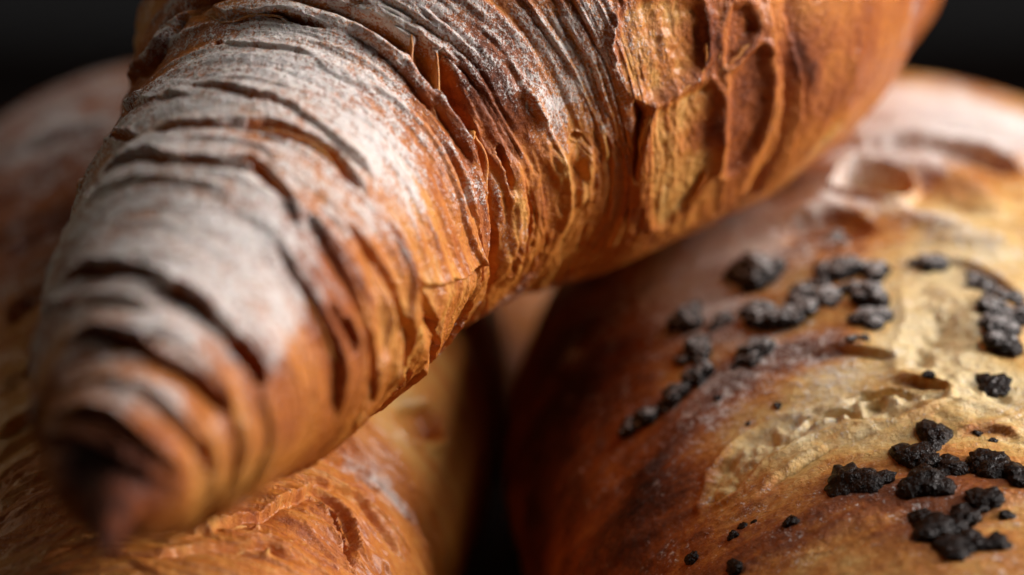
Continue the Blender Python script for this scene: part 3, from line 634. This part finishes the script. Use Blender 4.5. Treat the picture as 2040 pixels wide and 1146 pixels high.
# ------------------------------------------------------------------ materials
def new_mat(name):
    m = bpy.data.materials.new(name); m.use_nodes = True; nt = m.node_tree
    return m, nt, nt.nodes['Principled BSDF']
def node(nt, t, **kw):
    n = nt.nodes.new(t)
    for k, v in kw.items(): setattr(n, k, v)
    return n
def math_n(nt, op, a, b=None, clamp=False):
    n = node(nt, 'ShaderNodeMath', operation=op); n.use_clamp = clamp
    for i, x in enumerate((a, b)):
        if x is None: continue
        if isinstance(x, (int, float)): n.inputs[i].default_value = x
        else: nt.links.new(x, n.inputs[i])
    return n.outputs[0]
def cm_coord(nt):
    tc = node(nt, 'ShaderNodeTexCoord'); s = node(nt, 'ShaderNodeVectorMath', operation='SCALE'); s.inputs['Scale'].default_value = 100
    nt.links.new(tc.outputs['Object'], s.inputs[0]); return s.outputs[0]
def noise_n(nt, vec, scale, detail=2, rough=0.5):
    n = node(nt, 'ShaderNodeTexNoise'); n.inputs['Scale'].default_value = scale; n.inputs['Detail'].default_value = detail; n.inputs['Roughness'].default_value = rough
    nt.links.new(vec, n.inputs['Vector']); return n.outputs['Fac']
def mix_col(nt, fac, a, b):
    n = node(nt, 'ShaderNodeMix', data_type='RGBA')
    nt.links.new(fac, n.inputs[0])
    for i, x in ((6, a), (7, b)):
        if isinstance(x, tuple): n.inputs[i].default_value = (*x, 1)
        else: nt.links.new(x, n.inputs[i])
    return n.outputs[2]
def smooth(nt, x, lo, hi):
    n = node(nt, 'ShaderNodeMapRange', interpolation_type='SMOOTHSTEP')
    nt.links.new(x, n.inputs[0])
    for i, v in ((1, lo), (2, hi)):
        if isinstance(v, (int, float)): n.inputs[i].default_value = v
        else: nt.links.new(v, n.inputs[i])
    return n.outputs[0]

def pastry_mat(name, ramp, speck, gloss=0.28, streak=0.10, mott=0.36):
    m, nt, p = new_mat(name); L = nt.links
    co = cm_coord(nt)
    bk = node(nt, 'ShaderNodeAttribute', attribute_name='bake').outputs['Fac']
    fl = node(nt, 'ShaderNodeAttribute', attribute_name='flour').outputs['Fac']
    n1 = noise_n(nt, co, 2.2, 4, 0.6); n2 = noise_n(nt, co, 11, 3, 0.65)
    b = math_n(nt, 'ADD', bk, math_n(nt, 'MULTIPLY', math_n(nt, 'SUBTRACT', n1, 0.5), 0.30))
    b = math_n(nt, 'ADD', b, math_n(nt, 'MULTIPLY', math_n(nt, 'SUBTRACT', n2, 0.5), mott))
    rl = node(nt, 'ShaderNodeAttribute', attribute_name='roll').outputs['Vector']
    st = node(nt, 'ShaderNodeVectorMath', operation='MULTIPLY'); L.new(rl, st.inputs[0]); st.inputs[1].default_value = (22, 2.2, 2.2)
    fib = noise_n(nt, st.outputs[0], 1.0, 3, 0.6)                       # dough drawn out round the roll
    b = math_n(nt, 'ADD', b, math_n(nt, 'MULTIPLY', math_n(nt, 'SUBTRACT', fib, 0.5), streak))
    cr = node(nt, 'ShaderNodeValToRGB'); el = cr.color_ramp.elements
    for i, (pos, c) in enumerate(ramp):
        e = el[i] if i < 2 else el.new(pos)
        e.position = pos; e.color = (*c, 1)
    L.new(b, cr.inputs[0])
    # dusting of flour: clumps, then grains
    g1 = noise_n(nt, co, speck, 2, 0.6); g2 = noise_n(nt, co, speck*0.28, 3, 0.6); g3 = noise_n(nt, co, 1.6, 2, 0.5)
    g = math_n(nt, 'ADD', math_n(nt, 'MULTIPLY', g1, 0.48), math_n(nt, 'ADD', math_n(nt, 'MULTIPLY', g2, 0.34), math_n(nt, 'MULTIPLY', g3, 0.18)))
    thr = math_n(nt, 'SUBTRACT', 0.70, math_n(nt, 'MULTIPLY', fl, 0.30))
    mask = math_n(nt, 'MULTIPLY', smooth(nt, g, math_n(nt, 'SUBTRACT', thr, 0.05), math_n(nt, 'ADD', thr, 0.10)), 0.88)
    veil = math_n(nt, 'MULTIPLY', smooth(nt, fl, 0.4, 1.2), 0.12)
    mask = math_n(nt, 'MAXIMUM', mask, veil)
    L.new(mix_col(nt, mask, cr.outputs[0], (0.83, 0.785, 0.745)), p.inputs['Base Color'])
    ro = math_n(nt, 'ADD', math_n(nt, 'MULTIPLY', mask, 0.5), math_n(nt, 'ADD', gloss, math_n(nt, 'MULTIPLY', n2, 0.2)), True)
    L.new(ro, p.inputs['Roughness'])
    p.inputs['Specular IOR Level'].default_value = 0.38
    L.new(math_n(nt, 'SUBTRACT', 0.46, math_n(nt, 'MULTIPLY', bk, 0.34), True), p.inputs['Specular IOR Level'])   # scorched crust is dry
    p.inputs['Subsurface Weight'].default_value = 0.10
    p.inputs['Subsurface Radius'].default_value = (1.0, 0.42, 0.14); p.inputs['Subsurface Scale'].default_value = 0.0006
    L.new(math_n(nt, 'MULTIPLY', math_n(nt, 'MULTIPLY', math_n(nt, 'SUBTRACT', 1.0, mask), 0.42), math_n(nt, 'SUBTRACT', 1.0, bk, True)), p.inputs['Coat Weight']); p.inputs['Coat Roughness'].default_value = 0.24   # egg glaze
    vo = node(nt, 'ShaderNodeTexVoronoi', feature='F1'); vo.inputs['Scale'].default_value = 8.5; L.new(co, vo.inputs['Vector'])   # small blisters
    bn = node(nt, 'ShaderNodeBump'); bn.inputs['Strength'].default_value = 0.7; bn.inputs['Distance'].default_value = 0.0004
    f1 = noise_n(nt, co, 20, 5, 0.7)
    L.new(math_n(nt, 'ADD', math_n(nt, 'ADD', math_n(nt, 'MULTIPLY', f1, 1.5), math_n(nt, 'MULTIPLY', fib, 0.4)), math_n(nt, 'ADD', math_n(nt, 'MULTIPLY', mask, 0.55), math_n(nt, 'MULTIPLY', vo.outputs['Distance'], -0.7))), bn.inputs['Height'])
    L.new(bn.outputs[0], p.inputs['Normal'])
    return m
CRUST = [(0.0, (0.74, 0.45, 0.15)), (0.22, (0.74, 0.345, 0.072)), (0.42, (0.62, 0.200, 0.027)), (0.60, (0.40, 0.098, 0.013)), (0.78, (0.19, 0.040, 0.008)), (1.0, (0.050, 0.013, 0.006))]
BRIOCHE = [(0.0, (0.84, 0.64, 0.32)), (0.2, (0.77, 0.47, 0.145)), (0.40, (0.60, 0.235, 0.042)), (0.58, (0.34, 0.090, 0.015)), (0.78, (0.14, 0.034, 0.010)), (1.0, (0.040, 0.012, 0.007))]
M_CRUST = pastry_mat('baked_crust', CRUST, 30)
M_BUN = pastry_mat('baked_brioche_crust', BRIOCHE, 24, 0.32, 0.12, 0.40)
def chocolate_mat():
    m, nt, p = new_mat('dark_chocolate'); L = nt.links
    co = cm_coord(nt)
    geo = node(nt, 'ShaderNodeNewGeometry'); sx = node(nt, 'ShaderNodeSeparateXYZ'); L.new(geo.outputs['Normal'], sx.inputs[0])
    oi = node(nt, 'ShaderNodeAttribute', attribute_name='dust', attribute_type='OBJECT').outputs['Fac']
    wp = node(nt, 'ShaderNodeVectorMath', operation='SCALE'); wp.inputs['Scale'].default_value = 100; L.new(geo.outputs['Position'], wp.inputs[0])
    g = noise_n(nt, wp.outputs[0], 17, 3, 0.65); n = noise_n(nt, wp.outputs[0], 6, 3, 0.6)
    up = math_n(nt, 'MULTIPLY', math_n(nt, 'ADD', sx.outputs[2], 0.1, True), oi)
    t = math_n(nt, 'SUBTRACT', 0.80, math_n(nt, 'MULTIPLY', up, 0.40))
    mask = math_n(nt, 'MULTIPLY', smooth(nt, g, t, math_n(nt, 'ADD', t, 0.16)), 0.75)
    L.new(mix_col(nt, mask, mix_col(nt, n, (0.003, 0.0016, 0.0013), (0.020, 0.009, 0.005)), (0.62, 0.58, 0.56)), p.inputs['Base Color'])
    L.new(math_n(nt, 'ADD', math_n(nt, 'MULTIPLY', mask, 0.5), math_n(nt, 'ADD', 0.10, math_n(nt, 'MULTIPLY', n, 0.24)), True), p.inputs['Roughness'])
    p.inputs['Specular IOR Level'].default_value = 0.22
    bn = node(nt, 'ShaderNodeBump'); bn.inputs['Strength'].default_value = 1.0; bn.inputs['Distance'].default_value = 0.0006
    L.new(noise_n(nt, wp.outputs[0], 15, 3, 0.65), bn.inputs['Height']); L.new(bn.outputs[0], p.inputs['Normal'])
    return m
M_CHOC = chocolate_mat()
def plain_mat(name, a, b, scale, rough):
    m, nt, p = new_mat(name); co = cm_coord(nt)
    nt.links.new(mix_col(nt, noise_n(nt, co, scale, 5, 0.6), a, b), p.inputs['Base Color']); p.inputs['Roughness'].default_value = rough
    return m
M_TABLE = plain_mat('dark_slate', (0.0040, 0.0016, 0.0009), (0.009, 0.0036, 0.002), 0.8, 0.8)
M_TABLE.node_tree.nodes['Principled BSDF'].inputs['Specular IOR Level'].default_value = 0.1
M_WALL = plain_mat('black_backdrop_cloth', (0.010, 0.010, 0.0105), (0.013, 0.013, 0.0135), 0.3, 0.95)
# ------------------------------------------------------------------ object helpers
def tag(o, **kw):
    for k, v in kw.items(): o[k] = v
    return o
def empty(name, loc):
    o = bpy.data.objects.new(name, None); o.empty_display_size = 0.01; sc.collection.objects.link(o); o.location = [c*CM for c in loc]; return o
def mesh_obj(name, V, F, mat, parent=None, attrs=None, normals=None, smooth_shade=True):
    """V in cm relative to the parent, F an (n,4) or (n,3) index array or a list of such arrays"""
    me = bpy.data.meshes.new(name)
    Fs = F if isinstance(F, list) else [F]
    nl = sum(f.size for f in Fs); nf = sum(len(f) for f in Fs)
    me.vertices.add(len(V)); me.vertices.foreach_set('co', (np.asarray(V, np.float32)*CM).ravel())
    me.loops.add(nl); me.loops.foreach_set('vertex_index', np.concatenate([f.ravel() for f in Fs]).astype(np.int32))
    tot = np.concatenate([np.full(len(f), f.shape[1]) for f in Fs]).astype(np.int32)
    me.polygons.add(nf); me.polygons.foreach_set('loop_start', (np.cumsum(tot) - tot).astype(np.int32))
    me.update(calc_edges=True); me.validate()
    me.polygons.foreach_set('use_smooth', np.full(nf, smooth_shade))
    for k, a in (attrs or {}).items():
        a = np.asarray(a, np.float32); vec = a.ndim == 2
        at = me.attributes.new(k, 'FLOAT_VECTOR' if vec else 'FLOAT', 'POINT'); at.data.foreach_set('vector' if vec else 'value', a.ravel())
    if normals is not None: me.normals_split_custom_set_from_vertices(np.asarray(normals, np.float64).tolist())
    me.materials.append(mat)
    o = bpy.data.objects.new(name, me); sc.collection.objects.link(o)
    if parent: o.parent = parent
    return o

# ------------------------------------------------------------------ the setting
def sheet(name, P, mat):
    o = mesh_obj(name, np.array(P, float), np.array([[0, 1, 2, 3]]), mat, smooth_shade=False); return tag(o, kind='structure')
sheet('table_top', [(-90, -60, 0), (90, -60, 0), (90, 90, 0), (-90, 90, 0)], M_TABLE)
sheet('backdrop', [(-140, 88, -20), (140, 88, -20), (140, 88, 120), (-140, 88, 120)], M_WALL)

# ------------------------------------------------------------------ pastries
def pieces(sw, root, base, cuts, names, mat):
    """the swept skin, cut at the seams between turns of the roll"""
    nv = sw.nv; sw.finish(); out = []
    flour = np.clip(sw.flour, 0, 1.15); bake = np.clip(sw.bake, 0, 1)
    roll = np.concatenate([(sw.U + .15*noise(sw.P0*1.3, 91))[..., None], sw.ring], -1)
    # which turn each face belongs to: cut k is a position along the axis, or one for every column
    nu = sw.nu; lab = np.zeros((nu - 1, nv), int)
    for c in cuts: lab += sw.u[:-1, None] >= np.broadcast_to(c, (nv,))[None]
    i = np.arange(nu - 1)[:, None]*nv; j = np.arange(nv)[None]; j2 = (j + 1) % nv
    Fall = np.stack([i + j, i + j2, i + nv + j2, i + nv + j], -1)
    Pa = sw.P.reshape(-1, 3) - base; Na = sw.N.reshape(-1, 3); fa = flour.ravel(); ba = bake.ravel(); ra = roll.reshape(-1, 3)
    q = Fall[nu//2, 0]; flip = (np.cross(Pa[q[1]] - Pa[q[0]], Pa[q[3]] - Pa[q[0]])*Na[q[0]]).sum() < 0
    for k, nm in enumerate(names):
        F = Fall[lab == k]
        if flip: F = F[:, ::-1]
        used, inv = np.unique(F, return_inverse=True); F = inv.reshape(-1, 4)
        P, N, fl, bk, rl = Pa[used], Na[used], fa[used], ba[used], ra[used]; Fs = [F]
        for end, row in ((k == 0, 0), (k == len(names) - 1, nu - 1)):
            if end:                                             # close the pole
                loc = np.searchsorted(used, row*nv + np.arange(nv)); c0 = P[loc].mean(0)
                P = np.vstack([P, c0]); N = np.vstack([N, (-1 if row == 0 else 1)*sw.T[row]])
                fl = np.append(fl, fl[loc[0]]); bk = np.append(bk, bk[loc[0]]); rl = np.vstack([rl, rl[loc[0]]])
                t = np.stack([loc, np.roll(loc, -1), np.full(nv, len(P) - 1)], 1)
                if (np.cross(P[t[0, 1]] - P[t[0, 0]], P[t[0, 2]] - P[t[0, 0]])*N[-1]).sum() < 0: t = t[:, ::-1]
                Fs.append(t)
        out.append(mesh_obj(nm, P, Fs, mat, root, dict(flour=fl, bake=bk, roll=rl), N))
    return out

def surface_at(sw, p):
    q = ((sw.P0 - np.asarray(p))**2).sum(-1).argmin(); return sw.P.reshape(-1, 3)[q], sw.N0.reshape(-1, 3)[q]

def flake(sw, root, base, h, lean, bk, fl, pts, mat, name, seed):
    """a thin torn sheet of dough standing up along a line on the surface"""
    D, L = catmull(pts, 0) if len(pts) > 2 else (np.array(pts, float), None)
    if L is None: D = np.linspace(D[0], D[1], 60); L = np.concatenate([[0], np.cumsum(np.linalg.norm(np.diff(D, axis=0), axis=1))])
    n = max(24, int(L[-1]/0.03)); q = np.linspace(0, L[-1], n)
    C = np.stack([np.interp(q, L, D[:, k]) for k in range(3)], 1)
    Nn = np.array([surface_at(sw, c)[1] for c in C]); T = unit(np.gradient(C, axis=0)); S = unit(np.cross(Nn, T))
    rows = 6; t = np.linspace(0, 1, rows)
    prof = sstep(0, .16, q/L[-1])*sstep(0, .16, 1 - q/L[-1])
    hh = h*(0.35 + 0.65*prof)*(1 + 0.30*noise(C*3.1, seed) + 0.16*noise(C*11, seed + 1))
    wav = 0.05*noise(C*2.3, seed + 2) + 0.02*noise(C*8, seed + 3)
    V = []
    for sgn in (1, -1):
        for k in range(rows):
            z = -0.30 + (hh*0.55 + 0.30)*t[k]
            th = 0.055*(1 - t[k])**1.2 + 0.013
            V.append(C + Nn*z[:, None] + S*((wav + lean*h*t[k]**2)*1.0 + sgn*th)[:, None])
    V = np.array(V); V = np.concatenate([V[:rows], V[rows:][::-1]])     # a loop of 2*rows across
    m = 2*rows; P = V.transpose(1, 0, 2).reshape(-1, 3)
    i = np.arange(n - 1)[:, None]*m; j = np.arange(m)[None]; j2 = (j + 1) % m
    F = np.stack([i + j, i + j2, i + m + j2, i + m + j], -1).reshape(-1, 4)
    caps = np.array([np.arange(m)[::-1], (n - 1)*m + np.arange(m)])
    c = np.cross(P[F[:, 1]] - P[F[:, 0]], P[F[:, 3]] - P[F[:, 0]]); ctr = np.repeat(C, m, 0)[F[:, 0]]
    if (c*(P[F].mean(1) - ctr - 0)).sum() < 0: F = F[:, ::-1]; caps = caps[:, ::-1]
    tt = np.concatenate([t, t[::-1]])
    fa = np.tile(fl*sstep(.5, 1, tt), n); ba = np.tile(bk - 0.12*tt, n) + 0.08*noise(P*6, seed + 4)
    return mesh_obj(name, P - base, [F, caps], mat, root, dict(flour=fa, bake=ba, roll=P*.4))

def ridged(x): return 1 - 2*np.abs(x)

# ---- the flour-dusted croissant that lies across the others
sm = Sweep(MAIN_CTRL, (0.25, -1, .35), 820, 700, lambda t: np.where(t < .78, 1.0, 0.28), focus=0.15, spread=1.95, front=0.86, smooth=85)
P, U = sm.P0, sm.U
seam = np.interp(sm.v, [-1.9, -1.08, -.52, 0, .44, .61, 1.03, 1.68, 2.1], [9.75, 9.75, 9.62, 9.45, 9.23, 9.13, 8.92, 9.55, 9.75])
k = np.hanning(41); seam = np.convolve(np.pad(seam, 20, mode='wrap'), k/k.sum(), 'valid')
X = U - seam[None]
tipm = 1 - sstep(-.5, .2, X)
midm = sstep(-.1, .3, X)*(1 - sstep(12.0, 13.0, U))
a1 = sm.grain(1.7, .16, 11, 2, .45, .5); a2 = sm.grain(3.8, .17, 23, 2, .40, .7); a3 = sm.grain(9, .6, 31, 2, .25, 1.0); a4 = sm.grain(6.5, .2, 37, 2, .35, .9)
amp = 0.6 + 0.4*noise(P*.8, 7)
calm = 1 - .5*np.exp(-((U - 12.5)/.6)**2)
top = 1 - .55*tipm*(1 - sstep(.1, .9, sm.v))[None]*(1 - sstep(2.2, 2.6, sm.v))[None] - .25*midm*(1 - sstep(.2, .8, sm.v))[None]
far = sstep(15.4, 16.2, U)
sm.h += (0.055*ridged(a1)*(0.5 + .6*tipm + .5*far) + 0.055*ridged(a2)*amp*(.35 + .65*tipm + .75*midm + .25*far)*top + .032*ridged(a4)*(.35 + .6*tipm + .8*midm)*top)*calm + 0.014*a3 + 0.010*fbm(P*11, 41, 2) + .005*noise(P*28, 45)
u1 = np.stack([sm.u*1.7, 0*sm.u, 0*sm.u], -1); wu = (.30*noise(u1, 55) + .12*noise(u1*2.7, 56))[:, None]
ph = (U + wu + 0.28*noise(P*.55, 51) + 0.10*noise(P*1.9, 52))/0.42
f = ph - np.floor(ph)
layer = np.floor(ph); on = np.clip(0.42 + 1.5*noise(np.stack([layer*3.3, sm.ring[..., 0]*.6, sm.ring[..., 1]*.6], -1), 61), 0, 1)
sm.h += (0.075*tipm*top + 0.03*midm + .01)*on*(1 - f)*sstep(0, .10, f)
sm.h += -0.14*np.exp(-((X + .06*noise(P*1.3, 66))/.08)**2) - 0.10*np.exp(-((U - 15.75)/.12)**2)
upn = (sm.N0 @ np.array([-.35, -.15, .92]))
sm.flour += 0.08 + 0.18*sstep(-.2, .8, upn)*(1 - .75*sstep(13, 14.6, U)) + 0.12*noise(P*1.1, 71) + 0.10*a2
sm.bake += 0.41 + 0.12*a1 + 0.10*ridged(a2) + .08*ridged(a4) + 0.08*a3 + 0.10*fbm(P*.9, 81, 2) + .0*midm - .07*sstep(.9, 1.6, sm.v)[None]
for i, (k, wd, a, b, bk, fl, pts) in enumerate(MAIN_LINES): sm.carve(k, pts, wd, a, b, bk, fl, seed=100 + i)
for i, (d, so, bk, fl, ti, ri, ro, pts) in enumerate(MAIN_CELLS): sm.cell(pts, d, so, bk, fl, ti, ri, ro, 600 + 20*i)
for p, rad, fl, bk in MAIN_PATCHES: sm.blob(p, rad, fl, bk)
sm.flour += np.clip(sm.h*2.2, -.5, .25) + .14*ridged(a2) + .10*ridged(a4) + .12*a3 + .30*fbm(P*2.0, 76, 2) + .22*noise(P*.9, 77) + .08*ridged(a1) - .20
sm.flour += .10*tipm*sstep(.15, .6, sm.flour) + .04*midm*sstep(.1, .5, sm.flour)
nub = 1 - sstep(1.0, 2.1, U); sm.flour -= nub*1.2; sm.flour += tipm*(.20*noise(P*3.4, 78) + .14*a3 + .10*noise(P*6.5, 79)) - .05*tipm; sm.bake += .16*nub
sm.flour = np.where(sm.flour > .5, .5 + .55*(1 - np.exp(-(sm.flour - .5)/.55)), sm.flour)
sm.bake = np.maximum(sm.bake, .88*(1 - sstep(.8, 1.5, U)))
base = np.array([-3.0, -1.0, 5.7])
croissant = tag(empty('croissant', base), label='flour-dusted croissant lying across the top of the other pastries', category='croissant')
turns = pieces(sm, croissant, base, (seam, 12.6, 15.75), ('rolled_tip', 'rolled_turn', 'rolled_turn', 'rolled_tip'), M_CRUST)
turns[0]['label'] = 'ridged croissant tip thickly dusted with flour'
for i, (h, l, b, f_, pts) in enumerate(MAIN_FLAKES): flake(sm, croissant, base, h, l, b, f_, pts, M_CRUST, 'torn_flake', 300 + 7*i)

# ---- the croissant under it on the left
sl = Sweep(LEFT_CTRL, (0, -.15, 1), 520, 440, lambda t: np.where((t > .12) & (t < .36), 2.2, .6), focus=0, spread=1.75, front=.85)
P, U = sl.P0, sl.U
a1 = sl.grain(1.2, .18, 12, 2, .5, .5); a2 = sl.grain(3.4, .35, 24, 2, .35, .8); a3 = sl.grain(10, 1.0, 32, 2, .2, 1.2)
near = 1 - .65*sstep(8.5, 10.5, U)
sl.h += 0.08*ridged(a1)*near + 0.05*ridged(a2)*near + 0.040*ridged(a3)*near + .006*fbm(P*12, 42, 2)
ph = (U + 0.25*noise(P*.5, 53) + 0.07*noise(P*1.8, 54))/0.62; f = ph - np.floor(ph)
on = np.clip(0.5 + 1.1*noise(np.stack([np.floor(ph)*3.3, sl.ring[..., 0]*.45, sl.ring[..., 1]*.45], -1), 62), 0, 1)
sl.h += .055*near*on*(1 - f)*sstep(0, .09, f)
ph = (U + 0.30*noise(P*.6, 57) + 0.10*noise(P*2.1, 58))/0.23; f = ph - np.floor(ph)
on = np.clip(0.45 + 1.3*noise(np.stack([np.floor(ph)*2.7, sl.ring[..., 0]*.6, sl.ring[..., 1]*.6], -1), 63), 0, 1)
sl.h += .045*near*on*(1 - f)*sstep(0, .12, f); sl.bake += .10*near*on*(f - .5)
sl.h += 0.20*np.exp(-((U - 7.4)/.9)**2) - 0.25*np.exp(-((U - 8.9)/.25)**2) - 0.2*np.exp(-((U - 13.4)/.2)**2)
sl.flour += 0.05 + .12*sstep(.2, 1, sl.N0[..., 2]) + .12*noise(P*1.1, 72)
sl.bake += 0.36 + .10*a1 + .12*ridged(a2) + .08*a3 + .06*noise(P*.7, 82)
for i, (k, wd, a, b, bk, fl, pts) in enumerate(LEFT_LINES): sl.carve(k, pts, wd, a, b, bk, fl, seed=200 + i)
for p, rad, fl, bk in LEFT_PATCHES: sl.blob(p, rad, fl, bk)
base = np.array([-4.8, 4, 0.0])
left = tag(empty('croissant', base), label='flaky golden croissant under the tip of the dusted one, bare of chocolate', category='croissant')
pieces(sl, left, base, (8.9, 13.4), ('rolled_tip', 'rolled_turn', 'rolled_turn'), M_CRUST)
for i, (h, l, b, f_, pts) in enumerate(LEFT_FLAKES): flake(sl, left, base, h, l, b, f_, pts, M_CRUST, 'torn_flake', 400 + 7*i)

# ---- the chocolate roll on the right
sb = Sweep(BUN_CTRL, (0, -.15, 1), 560, 520, lambda t: np.where((t > .12) & (t < .78), 1.0, .35), focus=0.0, spread=1.75, front=.86)
P, U = sb.P0, sb.U
a1 = sb.grain(.9, .16, 13, 2, .6, .4); a2 = sb.grain(3.0, .30, 25, 2, .4, .7); a3 = sb.grain(12, .9, 33, 2, .25, 1.0)
sb.h += 0.10*a1 + 0.05*a2 + 0.02*a3 + .012*fbm(P*8, 43, 3) + .005*noise(P*24, 46)
sb.flour += 0.26 + .10*sstep(.3, 1, sb.N0[..., 2]) + .12*noise(P*1.2, 73)
sb.bake += 0.395 + .12*a1 + .10*a2 + .06*a3 + .10*noise(P*.8, 83) + .14*fbm(P*2.2, 84, 3)
for i, (k, wd, a, b, bk, fl, pts) in enumerate(BUN_LINES): sb.carve(k, pts, wd, a, b, bk, fl, seed=500 + i)
for i, (d, so, bk, fl, ti, ri, ro, pts) in enumerate(BUN_CELLS): sb.cell(pts, d, so, bk, fl, ti, ri, ro, 800 + 20*i)
for p, rad, fl, bk in BUN_PATCHES: sb.blob(p, rad, fl, bk)
for p, size in CHUNKS: sb.blob(p, size*.75, 0, .09)                    # scorched and stained round each chunk
sb.h += -0.12*np.exp(-((U - 13.3)/.2)**2)
base = np.array([5.95, 4, 0.0])
bun = tag(empty('chocolate_roll', base), label='brown sweet roll with pale splits and dark chocolate chunks baked on', category='sweet roll')
pieces(sb, bun, base, (13.3,), ('rolled_front', 'rolled_turn'), M_BUN)
rng = random.Random(5)
def chunk_mesh(seed):
    """one lump of chocolate: several angular crumbs melted together"""
    import bmesh
    r = random.Random(seed); n = r.choice((3, 4, 5)); lumps = []
    for k in range(n):
        ang = k*6.283/n + r.uniform(-.5, .5); q = r.uniform(.25, .6)
        lumps.append((Vector((q*math.cos(ang), q*math.sin(ang)*.8, r.uniform(-.1, .15))), r.uniform(.38, .6)))
    bm = bmesh.new(); bmesh.ops.create_icosphere(bm, subdivisions=4, radius=1)
    for v in bm.verts:
        d = v.co.normalized(); rad = 0.60
        for c, cr in lumps:                                  # farthest hit of the ray with each crumb
            bq = d.dot(c); disc = bq*bq - (c.length_squared - cr*cr)
            if disc > 0: rad = max(rad, bq + math.sqrt(disc))
        o = Vector((seed*3.1, seed*1.7, 0)); pz = d*rad
        cell = mnoise.voronoi(pz*2.6 + o)[0]
        rad += 0.22*(cell[1] - cell[0] - .3) + 0.10*mnoise.noise(pz*4 + o) + 0.05*mnoise.noise(pz*10 + o)
        v.co = d*rad
    for f_ in bm.faces: f_.smooth = True
    me = bpy.data.meshes.new('chocolate_chunk'); bm.to_mesh(me); bm.free(); me.materials.append(M_CHOC); return me
variants = [chunk_mesh(s) for s in range(9)]
for i, (p, size) in enumerate(CHUNKS):
    q, n = surface_at(sb, p)
    o = bpy.data.objects.new('chocolate_chunk', variants[i % 9]); sc.collection.objects.link(o); o.parent = bun
    r = size*.90*CM
    flat = rng.uniform(.5, .7)
    o.location = [c*CM for c in (q + n*size*.06 - base)]
    rot = Vector(n).to_track_quat('Z', 'Y'); o.rotation_mode = 'QUATERNION'
    from mathutils import Quaternion
    o.rotation_quaternion = rot @ Quaternion((0, 0, 1), rng.uniform(0, 6.28)) @ Quaternion((1, 0, 0), rng.uniform(-.25, .25))
    o.scale = (r*rng.uniform(.85, 1.15), r*rng.uniform(.75, 1.05), r*flat)
    o['dust'] = float(np.clip((p[1] + 3.0)/4.0, 0.15, 1.0))

# ---- the pastry that shows as a pale strip in the gap between them
sk = Sweep(BACK_CTRL, (0, -1, .6), 160, 160)
a1 = sk.grain(1.3, .2, 14, 2, .4, .5)
sk.h += .12*ridged(a1) + .03*sk.grain(4, .4, 26); sk.flour += .62 + .2*noise(sk.P0*.9, 74); sk.bake += .42 + .1*a1
base = np.array([-.4, 20.2, 0.0])
back = tag(empty('croissant', base), label='pale dusted croissant behind the gap between golden croissant and chocolate roll', category='croissant')
pieces(sk, back, base, (3.6, 6.6), ('rolled_tip', 'rolled_turn', 'rolled_tip'), M_CRUST)
